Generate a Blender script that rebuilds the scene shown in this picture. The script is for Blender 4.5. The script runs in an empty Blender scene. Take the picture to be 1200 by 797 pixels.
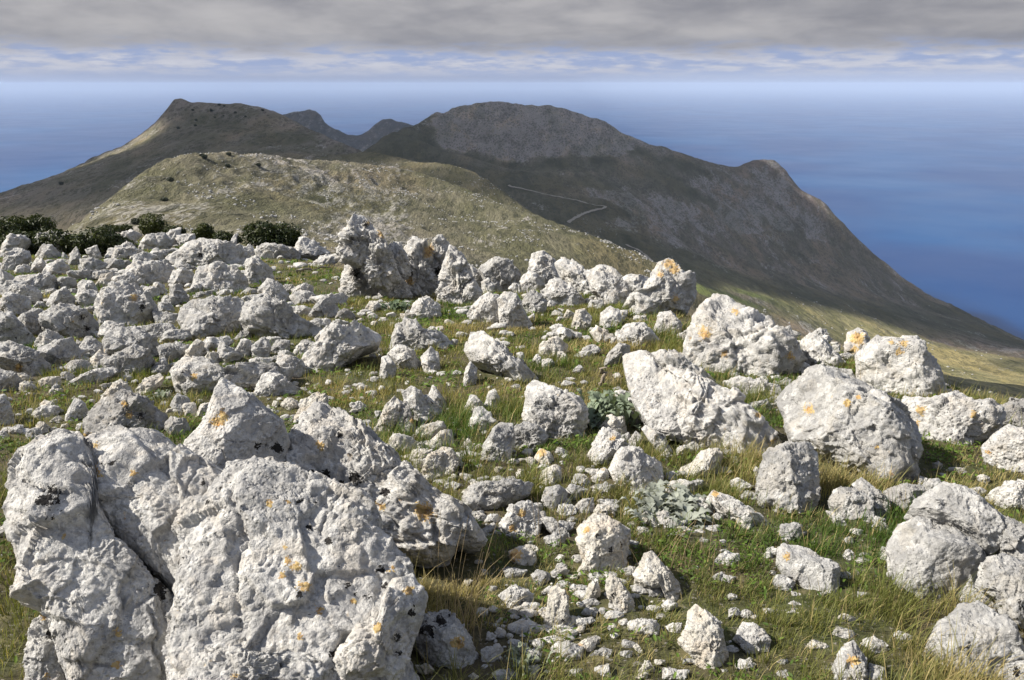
import bpy, math, random, time
import numpy as np
from mathutils import Vector

T_START = time.time()
scene = bpy.context.scene
COL = scene.collection
rng = np.random.RandomState(7)
random.seed(7)

# ------------------------------------------------------------------ camera model
F, CX, CY = 933.0, 600.0, 398.5          # focal length and centre of the 1200 px wide frame
PITCH = math.atan((CY - 98.0) / F)
CAM = np.array([0.0, 0.0, 1.65])
SEA = -598.0
SUN_AZ, SUN_EL = math.radians(-93), math.radians(41)
SUN_DIR = np.array([math.cos(SUN_EL) * math.sin(SUN_AZ), math.cos(SUN_EL) * math.cos(SUN_AZ), math.sin(SUN_EL)])


def ray(u, v):
    u = np.asarray(u, float); v = np.asarray(v, float)
    a = (u - CX) / F; b = (CY - v) / F
    y = math.cos(PITCH) + math.sin(PITCH) * b
    z = -math.sin(PITCH) + math.cos(PITCH) * b
    d = np.stack([a, y, z], -1)
    return d / np.linalg.norm(d, axis=-1, keepdims=True)


def at_range(u, v, r):
    d = ray(u, v)
    return CAM + d * (r / math.hypot(d[0], d[1]))


# ------------------------------------------------------------------ noise
_pr = np.random.RandomState(3)
PERM = np.concatenate([_pr.permutation(256)] * 2).astype(np.int32)
GRAD = _pr.normal(size=(256, 3)); GRAD /= np.linalg.norm(GRAD, axis=1, keepdims=True)


def pnoise(p):
    p = np.asarray(p, float)
    i = np.floor(p).astype(np.int64); f = p - i
    w = f * f * f * (f * (f * 6 - 15) + 10)
    i &= 255
    out = 0
    for dx in (0, 1):
        wx = w[:, 0] if dx else 1 - w[:, 0]
        hx = PERM[(i[:, 0] + dx) & 255]
        for dy in (0, 1):
            wy = w[:, 1] if dy else 1 - w[:, 1]
            hy = PERM[(hx + i[:, 1] + dy) & 255]
            for dz in (0, 1):
                wz = w[:, 2] if dz else 1 - w[:, 2]
                g = GRAD[PERM[(hy + i[:, 2] + dz) & 255]]
                dd = g[:, 0] * (f[:, 0] - dx) + g[:, 1] * (f[:, 1] - dy) + g[:, 2] * (f[:, 2] - dz)
                out = out + wx * wy * wz * dd
    return out * 1.6


def fbm(p, octaves=4, gain=0.5, lac=2.03):
    s = 0; a = 1.0
    for k in range(octaves):
        s = s + a * pnoise(p * lac ** k + 17.3 * k); a *= gain
    return s


def ridged(p, octaves=3, gain=0.5, lac=2.1):
    s = 0; a = 1.0
    for k in range(octaves):
        s = s + a * (1 - np.abs(pnoise(p * lac ** k + 9.1 * k)) * 2); a *= gain
    return s


def cells(p, vec=False):
    """distance to the nearest and second nearest feature point, and the nearest one's id"""
    i = np.floor(p).astype(np.int64); f = p - i
    f1 = np.full(len(p), 9.0); f2 = np.full(len(p), 9.0); idn = np.zeros(len(p), np.int64); fv = np.zeros((len(p), 3))
    for dx in (-1, 0, 1):
        for dy in (-1, 0, 1):
            for dz in (-1, 0, 1):
                h = PERM[(PERM[(PERM[(i[:, 0] + dx) & 255] + i[:, 1] + dy) & 255] + i[:, 2] + dz) & 255]
                q = np.stack([dx + (PERM[h] / 255.0), dy + (PERM[(h + 71) & 255] / 255.0), dz + (PERM[(h + 153) & 255] / 255.0)], -1) - f
                d = np.sqrt((q * q).sum(1))
                near = d < f1
                f2 = np.where(near, f1, np.minimum(f2, d)); idn = np.where(near, h, idn); fv = np.where(near[:, None], q, fv); f1 = np.where(near, d, f1)
    return (f1, f2, idn, fv) if vec else (f1, f2, idn)


def smooth(a, b, x):
    t = np.clip((x - a) / (b - a), 0, 1); return t * t * (3 - 2 * t)


# ------------------------------------------------------------------ mesh helpers
def mesh_obj(name, verts, faces, mat, parent=None, attrs=None, shade_smooth=True, colors=None):
    """ONE linked mesh object; faces is (n,k) or a list of (n,k) arrays"""
    me = bpy.data.meshes.new(name)
    verts = np.ascontiguousarray(verts, np.float32)
    if not isinstance(faces, list): faces = [faces]
    faces = [np.asarray(f, np.int32) for f in faces if len(f)]
    loops = np.concatenate([f.ravel() for f in faces])
    tot = np.concatenate([np.full(len(f), f.shape[1], np.int32) for f in faces])
    start = np.concatenate([[0], np.cumsum(tot)[:-1]]).astype(np.int32)
    me.vertices.add(len(verts)); me.vertices.foreach_set('co', verts.ravel())
    me.loops.add(len(loops)); me.loops.foreach_set('vertex_index', loops)
    me.polygons.add(len(tot)); me.polygons.foreach_set('loop_start', start); me.polygons.foreach_set('loop_total', tot)
    me.polygons.foreach_set('use_smooth', np.full(len(tot), shade_smooth, bool))
    me.update(calc_edges=True)
    for k, a in (attrs or {}).items():
        at = me.attributes.new(k, 'FLOAT', 'POINT'); at.data.foreach_set('value', np.ascontiguousarray(a, np.float32))
    for k, c in (colors or {}).items():
        at = me.attributes.new(k, 'FLOAT_COLOR', 'POINT')
        c4 = np.ones((len(c), 4), np.float32); c4[:, :3] = c
        at.data.foreach_set('color', c4.ravel())
    if mat: me.materials.append(mat)
    o = bpy.data.objects.new(name, me); COL.objects.link(o)
    if parent: o.parent = parent
    return o


def tag(o, label=None, cat=None, group=None, kind=None):
    if label: o['label'] = label
    if cat: o['category'] = cat
    if group: o['group'] = group
    if kind: o['kind'] = kind
    return o


def empty(name, loc):
    o = bpy.data.objects.new(name, None); COL.objects.link(o); o.location = loc; o.empty_display_size = 0.1
    return o


_ico = {}
def ico(sub):
    if sub in _ico: return _ico[sub]
    t = (1 + 5 ** .5) / 2
    v = np.array([(-1, t, 0), (1, t, 0), (-1, -t, 0), (1, -t, 0), (0, -1, t), (0, 1, t), (0, -1, -t), (0, 1, -t), (t, 0, -1), (t, 0, 1), (-t, 0, -1), (-t, 0, 1)], float)
    v /= np.linalg.norm(v, axis=1, keepdims=True)
    f = np.array([(0, 11, 5), (0, 5, 1), (0, 1, 7), (0, 7, 10), (0, 10, 11), (1, 5, 9), (5, 11, 4), (11, 10, 2), (10, 7, 6), (7, 1, 8), (3, 9, 4), (3, 4, 2), (3, 2, 6), (3, 6, 8), (3, 8, 9), (4, 9, 5), (2, 4, 11), (6, 2, 10), (8, 6, 7), (9, 8, 1)])
    for _ in range(sub):
        e = np.sort(np.concatenate([f[:, [0, 1]], f[:, [1, 2]], f[:, [2, 0]]]), axis=1)
        ue, inv = np.unique(e, axis=0, return_inverse=True); inv = inv.ravel()
        m = v[ue].sum(1); m /= np.linalg.norm(m, axis=1, keepdims=True)
        n = len(f); a, b, c = inv[:n] + len(v), inv[n:2 * n] + len(v), inv[2 * n:] + len(v)
        f = np.concatenate([np.stack([f[:, 0], a, c], 1), np.stack([f[:, 1], b, a], 1), np.stack([f[:, 2], c, b], 1), np.stack([a, b, c], 1)])
        v = np.concatenate([v, m])
    _ico[sub] = (v, f); return v, f


# ------------------------------------------------------------------ node helper
class NT:
    def __init__(self, name):
        self.m = bpy.data.materials.new(name); self.m.use_nodes = True
        self.t = self.m.node_tree; self.t.nodes.clear()
    def n(self, typ, **kw):
        nd = self.t.nodes.new(typ)
        for k, v in kw.items():
            if k.startswith('i_'):
                key = k[2:]; key = int(key) if key.isdigit() else key.replace('_', ' ')
                self.put(nd.inputs[key], v)
            else: setattr(nd, k, v)
        return nd
    def put(self, sock, v):
        if hasattr(v, 'is_output'): self.t.links.new(v, sock)
        elif hasattr(v, 'outputs'): self.t.links.new(v.outputs[0], sock)
        else: sock.default_value = v
    def math(self, op, a, b=0.0, clamp=False):
        return self.n('ShaderNodeMath', operation=op, use_clamp=clamp, i_0=a, i_1=b).outputs[0]
    def mix(self, fac, a, b, blend='MIX'):
        nd = self.t.nodes.new('ShaderNodeMix'); nd.data_type = 'RGBA'; nd.blend_type = blend
        self.put(nd.inputs[0], fac)
        for s, v in ((nd.inputs[6], a), (nd.inputs[7], b)):
            if isinstance(v, tuple) and len(v) == 3: v = v + (1.0,)
            self.put(s, v)
        return nd.outputs[2]
    def ramp(self, x, lo, hi):
        return self.n('ShaderNodeMapRange', interpolation_type='SMOOTHSTEP', i_0=x, i_1=lo, i_2=hi, i_3=0.0, i_4=1.0).outputs[0]
    def noise(self, vec, scale, detail=4.0, rough=0.55, dist=0.0):
        return self.n('ShaderNodeTexNoise', i_Vector=vec, i_Scale=scale, i_Detail=detail, i_Roughness=rough, i_Distortion=dist).outputs[0]
    def out(self, surf, vol=None):
        o = self.n('ShaderNodeOutputMaterial')
        if surf is not None: self.put(o.inputs[0], surf)
        if vol is not None: self.put(o.inputs[1], vol)
        return self.m
# ------------------------------------------------------------------ near ground (the summit the camera stands on)
SLOPE = 0.135
_eu = np.array([-1200, -200, 0, 100, 200, 300, 400, 500, 560, 650, 760, 810, 860, 900, 950, 1000, 1050, 1110, 1170, 1200, 1350, 2400], float)
_ev = np.array([300, 290, 284, 274, 279, 292, 318, 342, 345, 345, 356, 372, 392, 400, 404, 428, 452, 464, 482, 488, 520, 640], float)
_ed = ray(_eu, _ev)
_et = CAM[2] / -(_ed[:, 2] + SLOPE * _ed[:, 1])
E_AZ = np.arctan2(_ed[:, 0], _ed[:, 1]); E_R = _et * np.hypot(_ed[:, 0], _ed[:, 1])


def near_plane(x, y):
    p = np.stack([x, y, np.zeros_like(x)], -1)
    r = np.hypot(x, y)
    a = np.clip(r / 12, 0.25, 1.4)
    return -SLOPE * np.maximum(y, -12) + a * (0.045 * pnoise(p * 0.55) + 0.025 * pnoise(p * 1.7 + 5))


def ground_z(x, y):
    return near_plane(np.atleast_1d(np.asarray(x, float)), np.atleast_1d(np.asarray(y, float)))


def ground_hit(u, v):
    """the point of the summit ground seen at a place of the photograph"""
    d = ray(u, v); t = CAM[2] / max(-(d[2] + SLOPE * d[1]), 0.02)
    p = CAM + d * t
    p[2] = ground_z(p[0], p[1])[0]
    return p


# ------------------------------------------------------------------ far terrain: control points  (u, v, range, region, colour, rockiness)
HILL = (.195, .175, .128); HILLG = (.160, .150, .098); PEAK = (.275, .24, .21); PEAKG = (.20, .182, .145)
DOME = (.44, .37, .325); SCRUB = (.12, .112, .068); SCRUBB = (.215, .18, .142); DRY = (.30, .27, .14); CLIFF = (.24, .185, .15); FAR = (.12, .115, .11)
CP = []
def cp(region, col, rock, *pts):
    for (u, v, r) in pts:
        CP.append((*at_range(u, v, r), region, col, rock))
def ridge(region, col, rock, *pts, dr=300, fall=.42):
    """a crest line seen against what lies behind it; the far side falls away"""
    q = []
    for (a, b) in zip(pts[:-1], pts[1:]):
        n = max(1, int(round(math.hypot(b[0] - a[0], b[1] - a[1]) / 13)))
        q += [tuple(np.array(a) + (np.array(b) - np.array(a)) * k / n) for k in range(n)]
    q.append(pts[-1])
    for (u, v, r) in q: CP.append((*at_range(u, v, r), region, col, rock))
    for (u, v, r) in q[::3]:
        P = at_range(u, v, r); d = ray(u, 300); h = math.hypot(d[0], d[1])
        sl = fall + max(0, -(P[2] - 1.65) / r)
        CP.append((d[0] / h * (r + dr), d[1] / h * (r + dr), max(P[2] - sl * dr, SEA - 40), region, col, rock))
def cz(region, col, rock, *pts):       # (u for the azimuth, range, height)
    for (u, r, z) in pts:
        d = ray(u, 300); h = math.hypot(d[0], d[1])
        CP.append((d[0] / h * r, d[1] / h * r, z, region, col, rock))
# rocky hill on the saddle
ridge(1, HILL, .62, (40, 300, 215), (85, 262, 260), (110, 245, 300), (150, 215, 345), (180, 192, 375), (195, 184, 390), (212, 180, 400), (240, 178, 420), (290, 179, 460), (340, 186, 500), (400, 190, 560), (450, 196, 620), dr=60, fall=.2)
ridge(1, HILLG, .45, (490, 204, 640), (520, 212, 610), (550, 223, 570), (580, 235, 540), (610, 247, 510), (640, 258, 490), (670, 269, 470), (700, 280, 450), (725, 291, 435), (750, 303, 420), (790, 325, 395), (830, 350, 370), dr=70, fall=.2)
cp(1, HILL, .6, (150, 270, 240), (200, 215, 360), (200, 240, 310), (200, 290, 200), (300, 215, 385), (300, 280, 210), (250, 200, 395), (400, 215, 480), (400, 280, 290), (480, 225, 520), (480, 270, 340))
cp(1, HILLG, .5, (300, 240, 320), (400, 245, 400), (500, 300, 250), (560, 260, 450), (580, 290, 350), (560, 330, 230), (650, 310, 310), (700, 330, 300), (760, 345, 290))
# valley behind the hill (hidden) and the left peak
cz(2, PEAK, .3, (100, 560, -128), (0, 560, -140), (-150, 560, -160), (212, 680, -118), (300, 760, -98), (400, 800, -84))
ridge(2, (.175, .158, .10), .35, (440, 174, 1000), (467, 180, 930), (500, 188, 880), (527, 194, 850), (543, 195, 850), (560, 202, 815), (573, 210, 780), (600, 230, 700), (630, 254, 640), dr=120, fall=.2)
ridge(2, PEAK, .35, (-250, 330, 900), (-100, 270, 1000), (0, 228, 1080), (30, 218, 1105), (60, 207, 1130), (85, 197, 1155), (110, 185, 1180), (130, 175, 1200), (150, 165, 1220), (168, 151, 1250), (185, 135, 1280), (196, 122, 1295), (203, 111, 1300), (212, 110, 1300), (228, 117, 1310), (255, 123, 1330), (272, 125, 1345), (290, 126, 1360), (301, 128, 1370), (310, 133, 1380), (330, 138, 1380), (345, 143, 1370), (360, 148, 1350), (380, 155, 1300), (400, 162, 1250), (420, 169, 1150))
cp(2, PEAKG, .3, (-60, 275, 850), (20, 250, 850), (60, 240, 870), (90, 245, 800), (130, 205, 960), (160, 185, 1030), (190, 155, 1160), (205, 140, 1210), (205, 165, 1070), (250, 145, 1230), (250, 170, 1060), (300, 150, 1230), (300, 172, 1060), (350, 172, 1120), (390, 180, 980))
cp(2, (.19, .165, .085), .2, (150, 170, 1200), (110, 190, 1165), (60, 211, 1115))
for u, r0 in ((-250, 900), (-100, 1000), (0, 1080), (60, 1130), (110, 1180), (150, 1220), (185, 1280), (212, 1300), (255, 1330), (290, 1360), (330, 1380)):
    cz(2, PEAKG, .3, (u, r0 + 1100, SEA - 60))
cz(2, PEAKG, .3, (360, 1900, -270), (400, 1800, -270), (430, 1600, -230))
# the far capes beyond
ridge(5, FAR, .5, (320, 140, 6000), (331, 135, 6000), (345, 131, 6000), (355, 129, 6000), (363, 127, 6000), (370, 129, 6000), (376, 133, 6000), (380, 141, 6000), (384, 148, 6000), (398, 156, 6050), (412, 163, 6100), (422, 158, 6150), (432, 151, 6150), (440, 143, 6150), (447, 139, 6150), (456, 138, 6150), (466, 142, 6150), (480, 147, 6200), (500, 152, 6200), dr=450, fall=.5)
for u in (300, 340, 363, 384, 412, 447, 480, 520):
    cz(5, FAR, .5, (u, 5450, -540), (u, 4300, SEA - 60), (u, 7400, SEA - 90))
# the central mountain
ridge(3, SCRUB, .2, (428, 168, 1900), (448, 160, 2080), (470, 150, 2200), (490, 143, 2300), (503, 137, 2350))
ridge(3, DOME, .95, (512, 132, 2400), (530, 126, 2450), (545, 123, 2480), (560, 120, 2500), (575, 119, 2510), (590, 119, 2520), (605, 123, 2520), (620, 125, 2520), (635, 123, 2520), (650, 123, 2520), (665, 127, 2525), (680, 133, 2530), (695, 138, 2535), (710, 144, 2540), (725, 151, 2545), (740, 158, 2550), (752, 164, 2560))
ridge(3, SCRUBB, .4, (770, 172, 2580), (790, 178, 2600), (810, 183, 2625), (830, 188, 2650), (850, 192, 2680), (868, 196, 2700))
ridge(3, CLIFF, .6, (875, 193, 2710), (882, 190, 2720), (893, 188, 2730), (905, 187, 2740), (914, 190, 2740), (920, 196, 2735), (926, 207, 2715), (935, 218, 2690), (950, 227, 2660), (963, 235, 2640), (970, 242, 2620), (975, 250, 2600))
ridge(3, SCRUBB, .45, (988, 261, 2570), (1000, 273, 2550), (1020, 290, 2510), (1035, 302, 2490), (1050, 315, 2470), (1068, 329, 2460), (1085, 342, 2460), (1098, 351, 2475), (1110, 359, 2490))
cp(3, DOME, .95, (520, 150, 2310), (560, 150, 2370), (600, 152, 2390), (650, 155, 2390), (700, 162, 2410), (545, 165, 2290), (520, 163, 2270), (600, 178, 2300), (650, 178, 2300), (700, 174, 2350), (730, 170, 2420))
cp(3, SCRUB, .12, (480, 165, 2120), (505, 170, 2200), (560, 185, 2230), (600, 192, 2220), (650, 192, 2220), (700, 188, 2270), (750, 178, 2400), (500, 190, 1900), (800, 195, 2420), (800, 215, 2200), (780, 205, 2250))
cp(3, SCRUB, .2, (560, 204, 1850), (600, 208, 1850), (640, 215, 1900), (700, 215, 1950), (660, 240, 1650), (700, 240, 1690), (670, 262, 1480), (700, 282, 1320), (735, 300, 1180), (750, 285, 1420), (765, 312, 1060))
cp(3, (.25, .21, .175), .78, (740, 235, 1830), (760, 250, 1750), (800, 250, 1930), (850, 230, 2330), (830, 225, 2300), (780, 270, 1640), (720, 225, 1900), (860, 260, 2150), (900, 215, 2600), (900, 250, 2330), (940, 260, 2380))
cp(3, SCRUBB, .35, (820, 290, 1660), (850, 290, 1850), (900, 290, 2060), (900, 315, 1830), (950, 290, 2250), (950, 325, 1960), (1000, 300, 2400), (1000, 332, 2080), (1040, 340, 2230), (1060, 352, 2200))
for u, r0, z0 in ((440, 2050, -150), (470, 2200, -120), (510, 2400, -80), (560, 2500, -70), (620, 2520, -80), (680, 2530, -100), (740, 2550, -170), (800, 2610, -230), (868, 2700, -270), (905, 2740, -260), (940, 2680, -340), (975, 2600, -400), (1020, 2510, -470), (1060, 2480, -540)):
    cz(3, SCRUB, .5, (u, r0 + 1000, SEA - 70))
# hidden valleys
cz(2, SCRUB, .2, (540, 1200, -185), (620, 900, -190), (700, 720, -180), (790, 640, -185), (480, 1300, -160))
# the shelf on the right and the shore
cp(4, SCRUB, .3, (775, 316, 1030), (800, 322, 1120), (830, 327, 1180), (860, 332, 1250), (910, 342, 1370), (960, 352, 1500), (1000, 359, 1620), (1040, 365, 1740))
cp(4, SCRUBB, .3, (800, 345, 880), (850, 360, 900), (900, 375, 960), (950, 388, 1060), (880, 345, 1150), (800, 375, 400), (860, 400, 420))
cp(4, (.16, .19, .06), .1, (810, 335, 990), (875, 340, 1180), (860, 345, 1100))
cp(4, DRY, .25, (1000, 390, 1250), (1020, 385, 1330), (1060, 385, 1470), (1000, 402, 1120), (1050, 400, 1260), (1080, 405, 1270), (930, 360, 1280), (960, 370, 1270))
cp(4, SCRUB, .4, (1090, 375, 1900), (1120, 385, 1850), (1160, 388, 2000), (1200, 400, 1980), (1110, 366, 2250), (1280, 420, 1950))
cp(4, CLIFF, .6, (1110, 403, 1480), (1140, 408, 1450), (1170, 410, 1480), (1200, 412, 1500), (1260, 420, 1500))
cp(4, DRY, .15, (1060, 425, 1080), (1100, 428, 1150), (1140, 428, 1180), (1200, 428, 1210), (1100, 442, 900), (1150, 445, 880), (1200, 450, 850))
cp(4, (.12, .11, .065), .15, (1080, 458, 560), (1130, 460, 540), (1200, 468, 480), (1280, 480, 430))
cp(4, SCRUBB, .3, (800, 385, 300), (900, 425, 300), (1000, 455, 290), (1100, 482, 240), (1200, 500, 190), (700, 350, 260), (600, 352, 210), (1300, 530, 160))
cp(4, SCRUB, .4, (1150, 373, 2380), (1200, 389, 2300), (1280, 416, 2180), (1400, 450, 2050))
cz(4, SCRUB, .4, (1110, 2620, SEA - 30), (1150, 2520, SEA - 30), (1200, 2440, SEA - 30), (1280, 2320, SEA - 30), (1400, 2250, SEA - 30), (1100, 3000, SEA - 60), (1400, 3200, SEA - 60), (1800, 3000, SEA - 60), (1800, 1500, -420), (2600, 1200, -420))
# skirts of the summit and the far side behind the viewer
for u in (-300, -150, 0, 150, 300, 450): cz(1, HILLG, .4, (u, 75, -27))
for u in (600, 750, 900, 1050, 1200, 1350): cz(4, SCRUBB, .4, (u, 75, -34))
for a in (65, 95, 125, 155, 180, 205, 235, 265, 295):
    ca, sa = math.cos(math.radians(a)), math.sin(math.radians(a))
    for r, z in ((75, -22), (700, -230), (3200, SEA - 80)):
        CP.append((sa * r, ca * r, z, 2 if a > 180 else 4, SCRUB, .3))
P_XY = np.array([c[:2] for c in CP]); P_Z = np.array([c[2] for c in CP])
P_REG = np.array([c[3] for c in CP]); P_COL = np.array([c[4] for c in CP]); P_ROCK = np.array([c[5] for c in CP])
_n = len(CP)
_D = np.linalg.norm(P_XY[:, None] - P_XY[None], axis=2)
_A = np.zeros((_n + 3, _n + 3)); _A[:_n, :_n] = -_D
_A[:_n, _n] = 1; _A[:_n, _n + 1:] = P_XY / 1000; _A[_n, :_n] = 1; _A[_n + 1:, :_n] = P_XY.T / 1000
_W = np.linalg.solve(_A, np.concatenate([P_Z, np.zeros(3)]))


def far_eval(x, y, want_attr=True):
    xy = np.stack([x, y], -1)
    r = np.hypot(x, y); amp = np.clip(r / 2500, 0.05, 1.0)
    p3 = np.stack([x, y, np.zeros_like(x)], -1)
    z = np.zeros(len(x)); col = np.zeros((len(x), 3)); rock = np.zeros(len(x)); reg = np.zeros(len(x), np.int32)
    warp = np.stack([pnoise(p3 / 60), pnoise(p3 / 60 + 31)], -1) * (14 * np.clip(r / 900, .3, 2))[:, None] + np.stack([pnoise(p3 / 17), pnoise(p3 / 17 + 31)], -1) * 5
    for s in range(0, len(x), 40000):
        e = slice(s, s + 40000)
        d = np.sqrt(((xy[e, None] - P_XY[None]) ** 2).sum(2))
        z[e] = -(d @ _W[:_n]) + _W[_n] + xy[e] @ _W[_n + 1:] / 1000
        if want_attr:
            d = np.sqrt((((xy[e] + warp[e])[:, None] - P_XY[None]) ** 2).sum(2))
            w = 1 / (d + 3) ** 4; ws = w.sum(1)
            col[e] = (w @ P_COL) / ws[:, None]; rock[e] = (w @ P_ROCK) / ws
            wr = np.stack([w[:, P_REG == k].sum(1) for k in range(1, 6)], 1); reg[e] = wr.argmax(1) + 1
    z += amp * (4.5 * fbm(p3 / 230, 3) + 3.0 * fbm(p3 / 52 + 3, 3)) * np.clip(r / 400 - .15, 0, 1)
    z += np.clip(r / 600, .25, 1.6) * (0.9 * fbm(p3 / 14 + 7, 2))
    if want_attr:
        rid = ridged(np.stack([x / 70, y / 170, z / 90], -1), 4)
        gul = ridged(np.stack([x / 260 + .3 * y / 260, y / 520, np.zeros_like(x)], -1) + 3, 2)
        z += np.clip(rock - .45, 0, .5) * 26 * (rid - 1.15) * (1 - .75 * smooth(2330, 2460, r)) * np.clip(r / 1500 - .3, 0, 1)
        z += np.clip(rock - .25, 0, .5) * 3.6 * (ridged(np.stack([x / 13, y / 21, np.zeros_like(x)], -1) + 8, 3) - 1.1) * np.clip(r / 250 - .4, 0, 1) * (r < 1400)
        z += np.clip(r / 1500 - .35, 0, 1) * 13 * (gul - 1.0) * (1 - np.clip(rock - .45, 0, .5))
    return z, col, rock, reg


def far_z(x, y):
    return far_eval(np.atleast_1d(np.asarray(x, float)), np.atleast_1d(np.asarray(y, float)), True)[0]


def far_hit(u, v, r0=120, r1=5000, n=700):
    d = ray(u, v); h = math.hypot(d[0], d[1])
    r = np.exp(np.linspace(math.log(r0), math.log(r1), n))
    x = d[0] / h * r; y = d[1] / h * r; zr = CAM[2] + d[2] / h * r
    g = far_z(x, y)
    k = np.argmax(zr < g)
    if not (zr < g).any(): return None
    return np.array([x[k], y[k], g[k]])


# polar grid
az = np.concatenate([np.radians(np.arange(-180, -42, 4.0)), np.radians(np.arange(-42, 42.01, 0.115)), np.radians(np.arange(46, 180.1, 4.0))])
rr = np.concatenate([[0.0], np.exp(np.arange(math.log(0.8), math.log(60), 0.013)), np.exp(np.arange(math.log(60), math.log(8200), 0.0075))])
AZ, RR = np.meshgrid(az, rr, indexing='ij')
gx = (np.sin(AZ) * RR).ravel(); gy = (np.cos(AZ) * RR).ravel(); gr = RR.ravel()
re = np.interp(AZ.ravel(), E_AZ, E_R)
zf, tcol, trock, treg = far_eval(gx, gy)
zn = near_plane(gx, gy)
_p3 = np.stack([gx, gy, np.zeros_like(gx)], -1)
near_m = gr < 70
zrough = np.zeros_like(gx); zrough[near_m] = 0.012 * fbm(_p3[near_m] * 6, 3) + 0.02 * pnoise(_p3[near_m] * 3)
zn = zn + zrough
drop = np.maximum(gr - re, 0)
zfall = zn - 0.55 * drop * drop / (drop + 1.2)
gz = np.where(gr <= re, zn, np.maximum(zfall, zf))
isnear = (gr <= re) | (zfall >= zf)
treg = np.where(isnear, 0, treg)
na, nr = AZ.shape
ii = np.arange(na * nr).reshape(na, nr)
quads = np.stack([ii[:-1, :-1], ii[1:, :-1], ii[1:, 1:], ii[:-1, 1:]], -1).reshape(-1, 4)
quads = quads[:, ::-1]
fz = gz[quads]; quads = quads[fz.max(1) > SEA - 25]
freg = np.max(treg[quads], axis=1)
# soften the summit's own colour into soil
tcol[isnear] = (.085, .07, .045); trock[isnear] = 0.0


def terrain_material():
    t = NT('hillside_cover')
    geo = t.n('ShaderNodeNewGeometry'); pos = t.n('ShaderNodeVectorMath', operation='MULTIPLY', i_0=geo.outputs['Position'], i_1=(1.0, .25, 1.2)).outputs[0]
    base = t.n('ShaderNodeAttribute', attribute_name='cover').outputs['Color']
    rock = t.n('ShaderNodeAttribute', attribute_name='rock').outputs['Fac']
    n1 = t.noise(pos, .045, 6, .62); n2 = t.noise(pos, .22, 5, .65); n3 = t.noise(pos, .9, 3, .6); n4 = t.noise(pos, .012, 4, .6)
    c = t.mix(t.ramp(n1, .35, .65), base, t.mix(1.0, base, (.62, .66, .52, 1), 'MULTIPLY'))
    c = t.mix(t.math('MULTIPLY', t.ramp(n4, .48, .62), .55), c, t.mix(1.0, base, (1.35, 1.2, 1.0, 1), 'MULTIPLY'))
    # bare limestone showing through in bands and specks
    n5 = t.noise(pos, .021, 9, .72, .3)
    lay = t.math('ADD', t.math('MULTIPLY', n5, .58), t.math('MULTIPLY', n2, .24))
    lay = t.math('ADD', lay, t.math('MULTIPLY', n3, .18))
    thr = t.math('SUBTRACT', .63, t.math('MULTIPLY', rock, .19))
    mk = t.ramp(t.math('SUBTRACT', lay, thr), -.012, .03)
    stone = t.mix(t.ramp(n3, .3, .7), (.28, .262, .245), (.48, .46, .43))
    stone = t.mix(t.math('MULTIPLY', rock, .55), stone, t.mix(1.0, stone, (.66, .61, .59, 1), 'MULTIPLY'))
    c = t.mix(t.math('MULTIPLY', mk, .8), c, stone)
    n6 = t.noise(pos, .030, 5, .62, .6); n7 = t.noise(pos, .0085, 4, .55, .5)
    c = t.mix(t.math('MULTIPLY', t.ramp(n6, .50, .60), .42), c, t.mix(1.0, c, (.50, .52, .48, 1), 'MULTIPLY'))
    c = t.mix(t.math('MULTIPLY', t.ramp(n7, .50, .62), .40), c, t.mix(1.0, c, (.60, .66, .52, 1), 'MULTIPLY'))
    # low dark scrub
    v = t.n('ShaderNodeTexVoronoi', i_Vector=pos, i_Scale=.16)
    sc = t.math('MULTIPLY', t.math('LESS_THAN', v.outputs['Distance'], t.math('MULTIPLY', t.noise(pos, .03, 2), .75)), t.ramp(n3, .4, .5))
    c = t.mix(t.math('MULTIPLY', sc, .6), c, (.05, .052, .03))
    v2 = t.n('ShaderNodeTexVoronoi', i_Vector=pos, i_Scale=.55)
    sc2 = t.math('LESS_THAN', v2.outputs['Distance'], t.math('MULTIPLY', t.math('SUBTRACT', t.noise(pos, .05, 3), .18), .95))
    c = t.mix(t.math('MULTIPLY', sc2, .55), c, (.07, .068, .042))
    b = t.n('ShaderNodeBsdfPrincipled', i_Base_Color=c, i_Roughness=.95)
    b.inputs['Specular IOR Level'].default_value = .15
    bump = t.n('ShaderNodeBump', i_Strength=.9, i_Distance=1.6, i_Height=t.math('ADD', t.math('MULTIPLY', n5, 9.0), t.math('ADD', t.math('MULTIPLY', n2, 1.2), t.math('MULTIPLY', n3, .4))))
    t.put(b.inputs['Normal'], bump.outputs[0])
    return t.out(b.outputs[0])


def soil_material():
    t = NT('stony_soil')
    geo = t.n('ShaderNodeNewGeometry'); pos = geo.outputs['Position']
    n1 = t.noise(pos, 1.2, 4, .6); n2 = t.noise(pos, 9, 5, .65); n3 = t.noise(pos, 45, 3, .6)
    c = t.mix(t.ramp(n1, .35, .65), (.075, .06, .038), (.06, .07, .028))
    c = t.mix(t.ramp(n2, .5, .68), c, (.13, .115, .06))
    c = t.mix(t.ramp(n3, .6, .66), c, (.20, .185, .16))
    b = t.n('ShaderNodeBsdfPrincipled', i_Base_Color=c, i_Roughness=.95)
    b.inputs['Specular IOR Level'].default_value = .2
    bump = t.n('ShaderNodeBump', i_Strength=.8, i_Distance=.03, i_Height=t.math('ADD', n2, t.math('MULTIPLY', n3, .4)))
    t.put(b.inputs['Normal'], bump.outputs[0])
    return t.out(b.outputs[0])


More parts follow.
